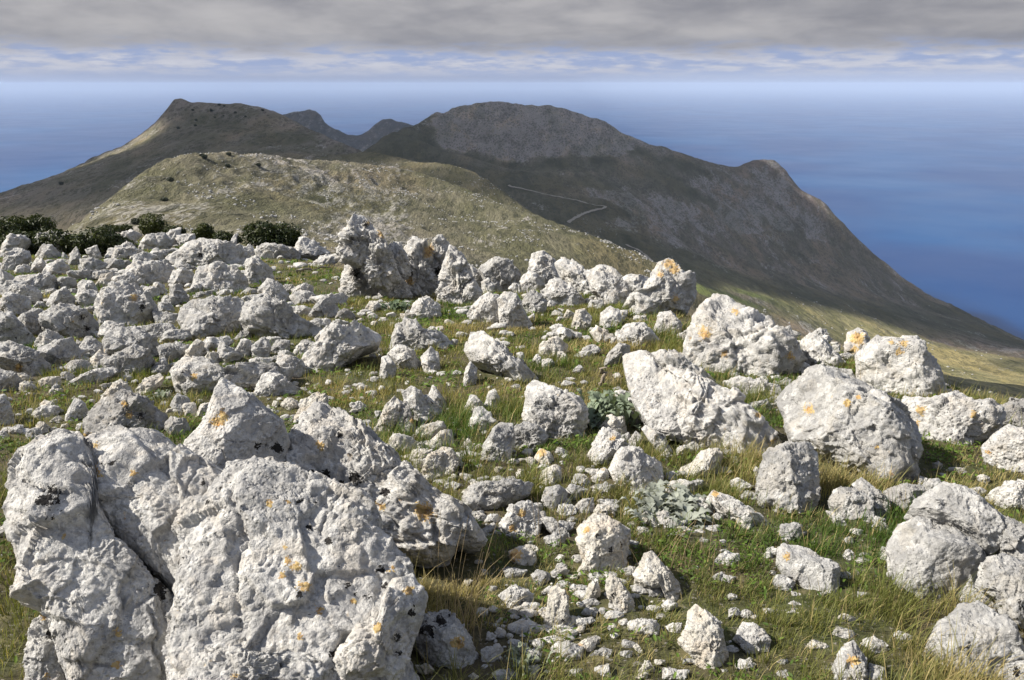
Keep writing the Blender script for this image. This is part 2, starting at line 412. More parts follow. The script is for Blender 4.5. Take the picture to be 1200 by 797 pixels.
M_TERR = terrain_material(); M_SOIL = soil_material()
verts_all = np.stack([gx, gy, gz], -1)
REG_NAMES = {0: ('ground', 'grassy stony summit ground in the foreground'), 1: ('hill', 'sunlit rocky hill beyond the foreground ridge'),
             2: ('peak', 'shaded peak on the left running down to a saddle'), 3: ('mountain', 'dark mountain with a bare rocky dome above the sea'),
             4: ('headland', 'low shelf and shore on the right with a pale dry field'), 5: ('cape', 'blue hazy cape far out behind the saddle')}
for k, (nm, lab) in REG_NAMES.items():
    q = quads[freg == k]
    idx, inv = np.unique(q.ravel(), return_inverse=True)
    o = mesh_obj(nm, verts_all[idx], inv.reshape(-1, 4), M_SOIL if k == 0 else M_TERR, attrs={'rock': trock[idx]}, colors={'cover': tcol[idx]})
    tag(o, lab, kind='structure')
print('terrain', len(verts_all), round(time.time() - T_START, 1))

# sea
def sea_material():
    t = NT('sea_water')
    pos = t.n('ShaderNodeNewGeometry').outputs['Position']
    n1 = t.noise(pos, .0006, 4, .55, .4); n2 = t.noise(pos, .02, 4, .6); n3 = t.noise(pos, .0022, 3, .5)
    c = t.mix(t.ramp(n1, .38, .66), (.003, .042, .165), (.006, .074, .225))
    b = t.n('ShaderNodeBsdfPrincipled', i_Base_Color=c, i_Roughness=t.math('ADD', .22, t.math('MULTIPLY', n3, .25)), i_IOR=1.33)
    b.inputs['Specular IOR Level'].default_value = .22
    bump = t.n('ShaderNodeBump', i_Strength=.35, i_Distance=1.0, i_Height=n2)
    t.put(b.inputs['Normal'], bump.outputs[0])
    return t.out(b.outputs[0])
_rs = np.array([0, 1500, 3000, 6000, 12000, 25000, 50000, 100000.])
_as = np.radians(np.arange(0, 360, 3))
_sv = [(0, 0, SEA)] + [(math.sin(a) * r, math.cos(a) * r, SEA) for r in _rs[1:] for a in _as]
_na = len(_as); _sf4 = []; _sf3 = []
for j in range(_na):
    j2 = (j + 1) % _na
    _sf3.append((0, 1 + j2, 1 + j))
    for k in range(len(_rs) - 2):
        _sf4.append((1 + k * _na + j, 1 + k * _na + j2, 1 + (k + 1) * _na + j2, 1 + (k + 1) * _na + j))
tag(mesh_obj('sea', np.array(_sv), [np.array(_sf4), np.array(_sf3)], sea_material()), 'blue sea reaching the hazy horizon', kind='structure')

# dirt tracks draped on the mountain flank
def track(pts, width):
    P = []
    up = np.array(pts, float)
    tt = np.linspace(0, len(up) - 1, len(up) * 7)
    us = np.interp(tt, np.arange(len(up)), up[:, 0]); vs = np.interp(tt, np.arange(len(up)), up[:, 1])
    for u, v in zip(us, vs):
        h = far_hit(u, v, 500, 3000, 500)
        if h is not None: P.append(h)
    P = np.array(P)
    k = np.ones(5) / 5
    for a in range(2): P[2:-2, a] = np.convolve(P[:, a], k, 'valid')
    tn = np.gradient(P[:, :2], axis=0); tn /= np.linalg.norm(tn, axis=1, keepdims=True) + 1e-9
    sd = np.stack([tn[:, 1], -tn[:, 0]], -1) * width / 2
    rows = []
    for f in (-1, -.33, .33, 1):
        xy = P[:, :2] + sd * f
        rows.append(np.column_stack([xy, far_z(xy[:, 0], xy[:, 1]) + 1.6]))
    V = np.concatenate(rows); n = len(P); fs = []
    for j in range(3):
        for i in range(n - 1): fs.append((j * n + i, j * n + i + 1, (j + 1) * n + i + 1, (j + 1) * n + i))
    return V, np.array(fs)
def dirt_material():
    t = NT('pale_dirt'); pos = t.n('ShaderNodeNewGeometry').outputs['Position']
    c = t.mix(t.noise(pos, .3, 3), (.26, .23, .18), (.36, .33, .27))
    return t.out(t.n('ShaderNodeBsdfPrincipled', i_Base_Color=c, i_Roughness=.95).outputs[0])
M_DIRT = dirt_material()
for nm, pts, w, lab in (('dirt_track', [(596, 219), (620, 224), (650, 231), (672, 235), (695, 241), (711, 243), (706, 246), (690, 249), (678, 254), (666, 262)], 6.5, 'pale dirt track bending in a hairpin on the mountain flank'),
                   ('dirt_track', [(733, 288), (748, 294), (758, 301), (765, 308), (770, 316)], 5.0, 'short pale dirt track curving down the valley')):
    V, fs = track(pts, w)
    tag(mesh_obj(nm, V, fs, M_DIRT), lab, kind='structure')
# ------------------------------------------------------------------ limestone
def limestone(name, light, dark, warm):
    t = NT(name)
    oi = t.n('ShaderNodeObjectInfo'); rnd = oi.outputs['Random']
    co = t.n('ShaderNodeTexCoord').outputs['Object']
    vec = t.n('ShaderNodeVectorMath', operation='ADD', i_0=co, i_1=t.n('ShaderNodeVectorMath', operation='SCALE', i_0=(37.0, 19.0, 53.0), i_Scale=rnd).outputs[0]).outputs[0]
    n0 = t.noise(vec, 2.2, 4, .6, .3); n1 = t.noise(vec, 8, 6, .68, .4); n2 = t.noise(vec, 30, 5, .7); n3 = t.noise(vec, 110, 3, .65)
    mus = t.noise(vec, 5.0, 5, .62, 1.0)
    base = t.mix(t.ramp(t.math('ADD', t.math('MULTIPLY', n1, .6), t.math('MULTIPLY', n2, .4)), .42, .56), dark, light)
    base = t.mix(t.math('MULTIPLY', t.ramp(n0, .45, .65), .7), base, dark)
    base = t.mix(t.math('MULTIPLY', t.ramp(mus, .52, .60), .6), base, warm)
    # white crustose lichen: pale blotches with a clear rim
    vo = t.n('ShaderNodeTexVoronoi', i_Vector=t.mix(.06, vec, t.n('ShaderNodeTexNoise', i_Vector=vec, i_Scale=25.0, i_Detail=3.0).outputs[1]), i_Scale=11.0, i_Randomness=1.0)
    wsp = t.math('MULTIPLY', t.math('LESS_THAN', vo.outputs['Distance'], t.math('MULTIPLY', t.math('SUBTRACT', n0, .22), .95)), t.ramp(n2, .36, .52))
    base = t.mix(t.math('MULTIPLY', wsp, .55), base, (.66, .652, .63))
    base = t.mix(t.math('MULTIPLY', t.ramp(n2, .53, .62), .62), base, (.21, .207, .20))
    base = t.mix(t.math('MULTIPLY', t.ramp(n3, .60, .72), .30), base, (.15, .145, .14))
    # black lichen and pits
    blk = t.math('MULTIPLY', t.ramp(t.noise(vec, 14, 4, .7, .5), .64, .665), t.ramp(t.noise(vec, 3.3, 2), .46, .58))
    pat = t.math('ADD', t.math('MULTIPLY', t.math('SUBTRACT', n2, .5), 3.0), t.math('ADD', t.math('MULTIPLY', t.math('SUBTRACT', n1, .5), 2.2), t.math('MULTIPLY', t.math('SUBTRACT', n3, .5), 2.0)))
    soot = t.n('ShaderNodeAttribute', attribute_name='soot').outputs['Fac']
    blk = t.math('MAXIMUM', blk, t.math('MULTIPLY', t.ramp(t.math('ADD', soot, pat), .62, .70), t.math('GREATER_THAN', soot, .02)))
    base = t.mix(blk, base, (.028, .026, .025))
    # orange lichen where it grows
    att = t.n('ShaderNodeAttribute', attribute_name='lichen').outputs['Fac']
    wild = t.math('MULTIPLY', t.ramp(t.noise(vec, 17, 3, .6, .4), .66, .70), t.math('MULTIPLY', t.ramp(t.noise(vec, 2.6, 2), .56, .64), .7))
    pat = t.math('ADD', t.math('MULTIPLY', t.math('SUBTRACT', n2, .5), 3.0), t.math('ADD', t.math('MULTIPLY', t.math('SUBTRACT', n1, .5), 2.2), t.math('MULTIPLY', t.math('SUBTRACT', n3, .5), 2.0)))
    ora = t.math('MAXIMUM', t.math('MULTIPLY', t.ramp(t.math('ADD', att, pat), .52, .66), t.math('GREATER_THAN', att, .02)), wild)
    ocol = t.mix(t.ramp(n2, .35, .65), (.38, .18, .03), (.58, .43, .17))
    base = t.mix(t.math('MULTIPLY', ora, t.math('ADD', .55, t.math('MULTIPLY', n3, .6)), True), base, ocol)
    b = t.n('ShaderNodeBsdfPrincipled', i_Base_Color=base, i_Roughness=.9)
    b.inputs['Specular IOR Level'].default_value = .25
    pit = t.n('ShaderNodeTexVoronoi', i_Vector=vec, i_Scale=46.0)
    h = t.math('ADD', t.math('MULTIPLY', n1, .30), t.math('ADD', t.math('MULTIPLY', n2, .6), t.math('MULTIPLY', n3, .16)))
    h = t.math('ADD', h, t.math('MULTIPLY', t.ramp(pit.outputs['Distance'], .0, .45), t.math('MULTIPLY', .30, t.ramp(n0, .4, .6))))
    bump = t.n('ShaderNodeBump', i_Strength=1.0, i_Distance=.032, i_Height=h)
    t.put(b.inputs['Normal'], bump.outputs[0])
    return t.out(b.outputs[0])
M_ROCK = {'w': limestone('pale_limestone', (.62, .61, .585), (.37, .366, .36), (.52, .485, .435)),
          'g': limestone('grey_limestone', (.49, .487, .475), (.285, .283, .28), (.41, .39, .355)),
          'd': limestone('dark_limestone', (.38, .372, .36), (.22, .215, .21), (.33, .30, .26)),
          'c': limestone('cream_limestone', (.60, .575, .525), (.44, .42, .375), (.54, .475, .39))}

G_CELL = .04; G_X0, G_Y0 = -26.0, 0.0
FOOT = np.zeros((int(52 / G_CELL), int(46 / G_CELL)), bool)
PIX = np.zeros((800, 1200), np.uint8)        # how much of the frame is already rock (to space out the small ones)


def poly_mask(pts):
    p = np.array(pts, float)
    x0, x1 = int(max(0, p[:, 0].min())), int(min(1199, p[:, 0].max())); y0, y1 = int(max(0, p[:, 1].min())), int(min(799, p[:, 1].max()))
    if x1 <= x0 or y1 <= y0: return None
    X_, Y_ = np.meshgrid(np.arange(x0, x1 + 1), np.arange(y0, y1 + 1))
    ins = np.zeros(X_.shape, bool)
    for (ax, ay), (bx, by) in zip(p, np.roll(p, -1, 0)):
        if ay == by: continue
        ins ^= ((ay > Y_) != (by > Y_)) & (X_ < (bx - ax) * (Y_ - ay) / (by - ay) + ax)
    return x0, y0, ins


ALL_ROCKS = []
def rock(name, label, cat, pts, tone='w', base=None, thick=.55, lich=(), soot=(), group=None, seed=None, crack=.5, facets=7, off=0.0, q=None, sub=None, cut=1.0, grow=1.07, rough=1.0, lay=None):
    """a rock whose silhouette from the path is pts; it stands on the ground below that outline"""
    p = np.array(pts, float); p = (p - (p.min(0) + p.max(0)) / 2) * grow + (p.min(0) + p.max(0)) / 2; seed = seed if seed is not None else len(ALL_ROCKS) + 11
    rs = np.random.RandomState(seed)
    u0, v0 = p.min(0); u1, v1 = p.max(0); cu = (u0 + u1) / 2; hpx = v1 - v0; wpx = u1 - u0
    bv = base if base is not None else v1 - 0.10 * hpx
    ub = p[p[:, 1] > v1 - .35 * hpx][:, 0].mean() if base is None else cu
    G = ground_hit(ub, bv)
    cv = (v0 + v1) / 2
    vd = ray(cu, cv)
    Tpx = thick * .9 * min(wpx, hpx) + .05 * thick * max(wpx, hpx)
    if base is None:                     # the outline goes on below the soil, and the body reaches forward to it
        p = p.copy(); lo_ = p[:, 1] > cv; p[lo_, 1] = cv + (p[lo_, 1] - cv) * 1.45
        back = .55 * Tpx * np.linalg.norm(G - CAM) / F
        hd = np.array([vd[0], vd[1], 0]); hd /= np.linalg.norm(hd)
        G = G + hd * back; G[2] = ground_z(G[0], G[1])[0]
    G = G + vd * off
    rt = np.cross(vd, [0, 0, 1]); rt /= np.linalg.norm(rt); up = np.cross(rt, vd)
    if lay is None: lay = .22 if wpx > 1.15 * hpx else 0.0       # wide rocks lie back into the slope
    vd = vd * math.cos(lay) - up * math.sin(lay); up = np.cross(rt, vd)
    D = ray(p[:, 0], p[:, 1]); tt = ((G - CAM) @ vd) / (D @ vd)
    P3 = CAM + D * tt[:, None] - G
    P2 = np.stack([P3 @ rt, P3 @ up], -1)
    # centre of the outline
    nx = np.roll(P2, -1, 0); cr = P2[:, 0] * nx[:, 1] - nx[:, 0] * P2[:, 1]; A = cr.sum() / 2
    c = ((P2 + nx) * cr[:, None]).sum(0) / (6 * A)
    R = P2 - c
    th = np.linspace(-math.pi, math.pi, 241); dirs = np.stack([np.cos(th), np.sin(th)], -1)
    a_, b_ = R, np.roll(R, -1, 0)
    rad = np.zeros(len(th))
    for s, e in zip(a_, b_):
        d_ = e - s; den = dirs[:, 0] * d_[1] - dirs[:, 1] * d_[0]
        with np.errstate(divide='ignore', invalid='ignore'):
            t_ = (s[0] * d_[1] - s[1] * d_[0]) / den
            k_ = (s[0] * dirs[:, 1] - s[1] * dirs[:, 0]) / den
        ok = (t_ > 0) & (k_ >= -1e-6) & (k_ <= 1 + 1e-6)
        rad = np.where(ok & (t_ > rad), t_, rad)
    good = rad > 0
    rad = np.interp(th, th[good], rad[good])
    size_px = math.sqrt(max(wpx * hpx, 4))
    if sub is None: sub = 6 if size_px > 130 else 5 if size_px > 32 else 4 if size_px > 11 else 3
    V, Fc = ico(sub)
    if q is None: q = rs.uniform(2.8, 4.5)
    # random turn of the ball so that mesh rows never line up
    m = np.linalg.qr(rs.normal(size=(3, 3)))[0]; V = V @ m
    nrm = (np.hypot(V[:, 0], V[:, 1]) ** q + np.abs(V[:, 2]) ** q) ** (1 / q)
    rho = np.hypot(V[:, 0], V[:, 1]) / nrm; cz_ = V[:, 2] / nrm
    ang = np.arctan2(V[:, 1], V[:, 0]); Rr = np.interp(ang, th, rad)
    W = np.ptp(P2[:, 0]) / 2; H = np.ptp(P2[:, 1]) / 2
    T = thick * 2 * min(W, H) * .9 + .1 * thick * max(W, H)
    S = math.sqrt(W * H)
    Q = np.stack([c[0] + np.cos(ang) * Rr * rho, c[1] + np.sin(ang) * Rr * rho, cz_ * T], -1)
    ctr = np.array([c[0], c[1], 0])
    Lc = Q - ctr
    axs = np.array([W, H, T]); U_ = Lc / axs
    so = rs.uniform(0, 200, 3)
    B = Lc / S + so
    front = .35 + .65 * smooth(-.1, .55, cz_)      # keep the outline crisp
    N_ = Lc / axs ** 2; N_ /= np.linalg.norm(N_, axis=1, keepdims=True) + 1e-9
    dsp = .07 * fbm(B * 1.2, 2)
    # beds dipping down to the right: every bed weathered back by its own amount, a joint between them
    sn = np.array([.60, .74, .30]) + rs.normal(size=3) * .16; sn /= np.linalg.norm(sn)
    w_ = (B @ sn) * rs.uniform(1.7, 2.9) + .28 * pnoise(B * 1.3) + .05 * pnoise(B * 5)
    bed = np.floor(w_); fw = w_ - bed
    hs = lambda q_: (np.sin(q_ * 12.9898 + so[0]) * 43758.5453) % 1.0
    step = hs(bed) * (1 - smooth(.93, 1.0, fw)) + hs(bed + 1) * smooth(.93, 1.0, fw)
    dsp = dsp + .15 * crack * (step - .5)
    if sub >= 4:
        jn = smooth(-.25, .25, pnoise(B * 1.4 + 40))
        dsp = dsp - .07 * crack * jn * np.exp(-((np.minimum(fw, 1 - fw)) / .05) ** 2)
    Lc = Lc + N_ * (dsp * S * front)[:, None]
    U_ = Lc / axs
    # broken flat faces with slightly ragged arrises
    rag = .020 * fbm(B * 4, 3) * rough
    for k in range(max(4, facets - 1 + rs.randint(-1, 2))):
        n = rs.normal(size=3); n[2] = abs(n[2]) * 1.0 + .25
        if k == 0: n = np.array([-.8, .5, .6]) + rs.normal(size=3) * .2       # a face to the lit side
        if k == 1: n = np.array([.7, -.1, .75]) + rs.normal(size=3) * .2      # a face to the shaded side
        if k == 2: n = np.array([.05, .85, .55]) + rs.normal(size=3) * .2     # a top
        n /= np.linalg.norm(n)
        pr = U_ @ n; o_ = pr.max() * (1 - cut * rs.uniform(.12, .46) * (.12 + .88 * n[2])) + rag
        U_ = U_ - np.maximum(pr - o_, 0)[:, None] * n * .98
    Lc = U_ * axs; B = Lc / S + so
    # a few open cracks across the beds
    if sub >= 4:
        ck = 0
        for k in range(2 if size_px > 45 else 1):
            cn = rs.normal(size=3); cn[1] *= .5; cn /= np.linalg.norm(cn)
            dd_ = (Lc / S) @ cn - rs.uniform(-.35, .35) + .10 * pnoise(B * 1.8 + k * 9) + .03 * pnoise(B * 7)
            ck = np.maximum(ck, np.exp(-(dd_ / .013) ** 2) * smooth(-.3, .15, pnoise(B * 1.1 + 60 + k * 5)))
        Lc = Lc - N_ * (ck * .085 * crack * S * front)[:, None]
    # weathering: hollows and a fine rough skin
    tq = fbm(B * np.array([1.9, 1.9, 1.9]) + .4 * (B @ sn)[:, None] * sn, 3) * 3.2; tf = tq - np.floor(tq)
    mic = .040 * rough * (np.floor(tq) + smooth(.80, 1.0, tf) - tq * .8) + .008 * fbm(B * 6, 3)
    tq = fbm(B * 5.2 + 30, 3) * 3.0; tf = tq - np.floor(tq)
    if sub >= 5: mic = mic + .014 * rough * (np.floor(tq) + smooth(.75, 1.0, tf) - tq * .8)
    if sub >= 4:
        for sc_, am in ((1.7, .10), (3.9, .045)) + (((9., .016),) if sub >= 5 else ()):
            Bw = B * sc_ + .035 * np.stack([pnoise(B * 5), pnoise(B * 5 + 7), pnoise(B * 5 + 13)], -1) + 5
            _a, _b, _k, fv = cells(Bw, True); tl = GRAD[_k]
            mic = mic + am * ((fv * tl).sum(1) + .45 * tl[:, 0]) * smooth(0, .02, _b - _a)
    if sub >= 5: mic = mic + .006 * fbm(B * 24, 2) - .05 * crack * np.clip(pnoise(B * 4.2 + 70) - .45, 0, 1)
    Lc = Lc + N_ * (mic * S * front * rough * 1.3)[:, None]
    Q = Lc + ctr
    # the foot runs down into the soil
    ymin = P2[:, 1].min(); f_ = np.clip(1 - (Q[:, 1] - ymin) / (.6 * H), 0, 1.3)
    Wd = Q[:, :1] * rt + Q[:, 1:2] * up - Q[:, 2:3] * vd
    at = {}
    lm = np.zeros(len(Q)); sm = np.zeros(len(Q))
    if lich or soot:
        X3 = Wd + G - CAM
        b = np.array([0, math.cos(PITCH), -math.sin(PITCH)]); u3 = np.array([0, math.sin(PITCH), math.cos(PITCH)])
        dep = X3 @ b; pu = CX + F * X3[:, 0] / dep; pv = CY - F * (X3 @ u3) / dep
        for arr, spots in ((lm, lich), (sm, soot)):
            for (lu, lv, lr) in spots:
                arr[:] = np.maximum(arr, np.where(cz_ > -.3, np.clip(1.35 - np.hypot(pu - lu, pv - lv) / lr, 0, 1), 0))
    o = mesh_obj(name, Wd, Fc, M_ROCK[tone], attrs={'lichen': lm, 'soot': sm} if (lich or soot) else {'lichen': lm})
    o.location = G
    me = o.data
    tag(o, label, cat, group)
    ALL_ROCKS.append(o)
    # footprint on the ground and in the frame
    Wp = Wd + G; low = Wp[:, 2] < ground_z(Wp[:, 0], Wp[:, 1]) + .8 * H + .12
    gi = ((Wp[low, 0] - G_X0) / G_CELL).astype(int); gj = ((Wp[low, 1] - G_Y0) / G_CELL).astype(int)
    ok = (gi >= 0) & (gi < FOOT.shape[0]) & (gj >= 0) & (gj < FOOT.shape[1]); FOOT[gi[ok], gj[ok]] = True
    pm = poly_mask(pts)
    if pm: x0, y0, ins = pm; PIX[y0:y0 + ins.shape[0], x0:x0 + ins.shape[1]] |= ins.astype(np.uint8)
    return o
B, R, S = 'boulder', 'rock', 'stone'
RL = []
def r(kind, label, pts, **k): RL.append((kind, label, pts, k))
# --- the great cracked boulder at the lower left, block by block
r(B, 'great grey block left of the deep crack, filling the lower left corner', [(17,600),(25,560),(46,523),(72,511),(98,513),(114,540),(118,606),(138,642),(165,668),(190,688),(212,702),(222,745),(208,775),(205,815),(100,815),(86,780),(70,745),(60,712),(32,700),(30,660),(18,625)], thick=.32, base=830, soot=[(57,588,16),(62,575,10),(185,690,9),(205,755,7),(190,700,8)], lich=[(138,742,6),(137,779,6),(75,628,4)], crack=.9, q=3.2, facets=5, cut=.55, rough=.6, lay=.28)
r(B, 'pale domed block with a bright orange lichen patch, right of the deep crack', [(78,600),(80,545),(105,516),(145,517),(190,524),(222,543),(262,572),(305,600),(310,700),(215,716),(192,686),(165,665),(140,638),(115,606),(88,610)], thick=.30, base=790, lich=[(109,552,11),(113,521,5),(156,554,6),(85,582,7),(249,646,5)], crack=.3, facets=5, off=-.03, q=4, cut=.6, rough=.6, lay=.38)
r(B, 'largest white boulder with scattered orange and black lichen spots', [(208,704),(222,640),(245,598),(275,570),(310,561),(345,568),(380,588),(415,604),(445,634),(470,664),(474,700),(464,740),(470,815),(300,815),(220,800),(205,768),(212,745)], thick=.26, base=822, lich=[(334,642,4),(337,656,5),(347,664,6),(330,675,4),(357,687,8),(374,716,6),(352,746,5),(315,589,5),(413,705,5),(460,665,6),(338,589,4)], soot=[(362,620,6),(385,634,6),(445,668,9),(452,690,8),(430,700,6),(352,696,5),(390,765,6),(425,735,4)], crack=.5, off=-.06, q=5, cut=.5, rough=.7, facets=4, lay=.38)
r(R, 'knobbly white block low against the right end of the great boulder', [(398,765),(412,735),(440,722),(455,690),(480,679),(497,700),(492,728),(480,765),(470,820),(400,820)], thick=.55, base=815, soot=[(464,748,6),(466,765,5),(482,718,5)], lich=[(479,692,6),(443,735,6)], off=-.1, facets=5)
r(R, 'low white block at the bottom edge under the great boulder', [(200,768),(225,757),(260,764),(300,778),(345,768),(392,786),(405,825),(205,830)], thick=.5, base=845, off=-.1, lich=[(275,792,5)], facets=5)
r(B, 'white peaked block standing behind the great boulder with an ochre streak', [(222,560),(225,520),(245,495),(255,465),(263,453),(276,458),(300,477),(330,498),(338,520),(328,560),(300,590),(270,610),(245,595)], thick=.45, base=700, lay=.15, lich=[(262,485,8),(255,495,8),(247,562,6),(285,575,8)], soot=[(302,523,6),(292,540,5),(324,525,7)], facets=6, crack=.35, cut=.8, rough=.5)
r(B, 'long dark spotted slab sloping right from the great boulder', [(318,545),(350,520),(362,500),(385,489),(405,496),(430,520),(470,555),(510,585),(540,604),(558,622),(552,636),(530,634),(522,650),(495,655),(465,648),(435,638),(400,618),(365,604),(328,582)], thick=.34, base=680, lich=[(375,521,6),(498,600,13),(437,590,6),(447,594,5),(469,586,4),(415,606,6)], soot=[(417,560,11),(360,560,12),(382,556,6),(400,566,5),(398,510,5),(450,577,6),(340,575,9),(437,612,7)], facets=6, cut=.5, crack=.8, lay=.32)
r(R, 'white lichen-edged rock at the foot of the lower left block', [(32,770),(38,735),(54,718),(68,730),(76,775),(98,815),(33,815)], thick=.6, base=800, lich=[(52,722,5),(55,792,6)], soot=[(60,742,7)], tone='w', off=-.05)
r(R, 'dark lichen-crusted low rock behind the orange-patched dome', [(100,490),(118,474),(143,462),(160,467),(195,488),(196,500),(168,510),(130,512),(103,505)], tone='d', lich=[(152,486,6),(145,473,4),(102,512,7)], soot=[(165,488,8),(148,475,5)])
r(R, 'dark black-spotted rock right of the great boulder', [(482,742),(490,726),(525,721),(538,735),(560,765),(542,778),(500,772)], tone='g', lich=[(537,754,8)], soot=[(500,740,12),(515,728,9)])
# --- left field
r(R, 'grey slab cut by the left edge below the field of rocks', [(-12,362),(14,369),(30,385),(43,398),(30,409),(-10,405)], tone='g')
r(R, 'long grey slab slanting down from the left edge', [(-12,400),(20,404),(50,419),(61,435),(42,443),(18,431),(-12,420)], tone='g', lich=[(22,431,5)])
r(B, 'broad dark-pitted grey rock in the left field', [(48,370),(60,362),(83,358),(100,365),(114,379),(110,388),(95,399),(78,396),(54,386)], tone='g', soot=[(96,372,6),(102,385,5)])
r(B, 'rounded pale boulder with an ochre stain in the middle of the left field', [(112,360),(123,345),(140,333),(160,336),(178,350),(186,365),(194,373),(176,379),(150,385),(124,380)], lich=[(158,349,6)], soot=[(166,360,5)])
r(R, 'smooth light grey rock near the top of the left field', [(150,315),(163,307),(188,310),(210,322),(209,333),(180,335),(153,331)])
r(B, 'massive fissured white outcrop below the dark round bush', [(198,300),(220,283),(238,278),(270,287),(291,300),(284,310),(262,311),(238,315),(206,309)], soot=[(234,299,4)], crack=.9)
r(B, 'ribbed white outcrop split into upright blades', [(225,336),(233,312),(260,309),(276,314),(290,330),(292,336),(281,344),(248,344)], crack=1.0)
r(R, 'white leaning rock with a square top beside the grassy hollow', [(287,322),(290,305),(300,302),(318,315),(321,326),(302,336),(291,335)])
r(B, 'wide flat-topped grey boulder with a pinkish underside', [(210,374),(214,361),(227,352),(255,349),(281,355),(290,372),(286,384),(262,393),(228,396)], tone='g', crack=.3)
r(B, 'broken grey ledge right of the flat-topped boulder', [(284,378),(290,358),(302,351),(330,357),(346,371),(376,383),(374,391),(350,401),(315,388),(294,386)], tone='g', crack=.9)
r(B, 'furrowed grey rock in the centre of the left field, grass at its foot', [(124,402),(138,386),(157,386),(175,395),(192,410),(183,424),(160,424),(146,414),(125,414)], tone='g', crack=.9)
r(B, 'long low lumpy outcrop just above the white peaked block', [(205,438),(218,420),(238,424),(263,436),(300,429),(342,432),(332,450),(292,459),(255,463),(225,461),(208,451)], lich=[(228,441,5)], soot=[(214,436,3)])
r(R, 'upright white slab leaning on a smaller block above the long outcrop', [(212,424),(218,410),(231,397),(239,402),(236,415),(233,424),(222,427)], tone='c')
r(R, 'small cream block with a dark notch, right of the leaning slab', [(236,425),(244,413),(257,415),(258,426)], tone='c')
r(R, 'flat pale slab lying across the left field', [(16,331),(20,323),(58,321),(69,328),(63,339),(38,343)])
r(R, 'rough rock with a pale cobble on it near the left edge', [(1,316),(8,300),(18,291),(34,295),(36,302),(28,313),(10,319)])
r(R, 'grey pointed rock just below the leftmost bushes', [(42,298),(50,287),(60,289),(73,299),(65,305),(47,304)], tone='g')
r(R, 'pale layered rock on a grassy patch at upper left', [(47,323),(55,311),(72,305),(83,316),(82,324)])
r(R, 'small clean white rock in a grassy gap of the left field', [(109,336),(118,323),(131,321),(130,333),(118,338)], tone='c')
r(R, 'egg-shaped grey rock between two broad outcrops', [(199,348),(200,336),(211,333),(221,348),(217,359),(205,359)], tone='g')
r(R, 'weathered white rock under the round green bush', [(162,291),(170,277),(192,274),(202,283),(196,293),(175,294)])
r(R, 'low pale rock right of the wide dark bush', [(121,303),(128,291),(150,291),(154,303)])
r(R, 'thin upright rock below the wide dark bush', [(78,313),(83,297),(89,289),(94,300),(96,313)], tone='g')
r(R, 'grey humped rock with a cream cobble on its side', [(52,358),(60,344),(76,337),(87,350),(85,361)], tone='g')
r(R, 'small whitish rock left of the furrowed grey rock', [(41,403),(50,390),(65,392),(84,403),(76,413),(50,411)])
r(R, 'blocky white rock with an ochre seam in the left field', [(106,421),(117,410),(131,420),(127,433),(109,431)], tone='c', lich=[(130,428,6)])
r(R, 'narrow slanting ledge pointing down left', [(73,453),(85,444),(110,433),(132,431),(137,438),(112,449),(95,454)])
r(S, 'flat cream block with square corners on the left grass', [(45,447),(50,443),(70,442),(73,453),(52,454)], tone='c')
r(S, 'buff stone lying beside the slanting slab at far left', [(23,450),(30,447),(45,455),(39,461),(24,460)], tone='c')
r(R, 'rounded grey rock cut by the left edge above the grass', [(-12,440),(0,433),(15,437),(27,449),(21,457),(-10,463)], tone='g')
r(R, 'pale rock cut by the left edge, lowest of those there', [(-12,490),(-5,463),(10,471),(18,490),(11,501),(-12,502)])
r(R, 'clean white triangular rock standing in the left grass', [(116,468),(130,453),(141,444),(154,460),(149,468),(133,476)], tone='c')
r(R, 'white wedge tilted to the right in the left grass', [(157,458),(170,445),(187,438),(191,445),(182,461),(166,464)], tone='c')
r(R, 'pale craggy rock standing alone in the left grass', [(75,491),(80,480),(88,467),(99,473),(103,482),(88,496)])
r(S, 'low white stone nearly buried in the left grass', [(37,485),(48,476),(69,477),(67,487),(48,491)])
r(R, 'crumbly low rock left of the white peaked block', [(193,501),(200,488),(218,492),(222,503),(208,511)], tone='g')
r(R, 'grey round rock with a pale ring near the peaked block', [(199,475),(208,461),(221,467),(224,476),(213,487)], tone='g')
r(S, 'brownish stone touching the left shoulder of the peaked block', [(229,486),(235,474),(250,472),(253,481),(244,489)], tone='c')
# --- the crag and the ridge line
r(B, 'topmost pitted spire of the tall crag on the skyline', [(397,304),(400,276),(408,262),(415,253),(425,254),(435,265),(441,288),(432,310)], soot=[(428,263,5),(412,280,4)], lich=[(434,260,4)], crack=1.2, rough=1.6, base=350, thick=.7)
r(B, 'leaning right shoulder of the tall crag with an ochre edge', [(426,318),(434,270),(446,273),(456,291),(463,309),(470,328),(455,338),(436,335)], lich=[(447,274,6)], crack=1.2, rough=1.6, base=351, thick=.6)
r(B, 'hollowed left foot of the tall crag, dark pits in its side', [(400,332),(407,310),(417,298),(432,300),(444,312),(452,338),(440,350),(420,352),(404,345)], soot=[(416,320,8),(424,312,6)], crack=1.1, rough=1.5)
r(B, 'ribbed right foot of the tall crag running down to the grass', [(442,348),(446,322),(458,305),(468,316),(476,331),(484,346),(462,353)], crack=1.2, rough=1.5)
r(B, 'narrow white blade first right of the tall crag', [(449,298),(459,287),(468,285),(476,298),(480,322),(470,328),(459,313)], crack=1.1, rough=1.5, base=348)
r(B, 'white fluted outcrop in the middle of the crag group with an ochre side', [(470,322),(474,291),(486,280),(497,286),(506,300),(512,322),(515,346),(500,349),(486,340)], lich=[(501,295,8),(480,330,6)], soot=[(480,322,6)], crack=1.2, rough=1.5)
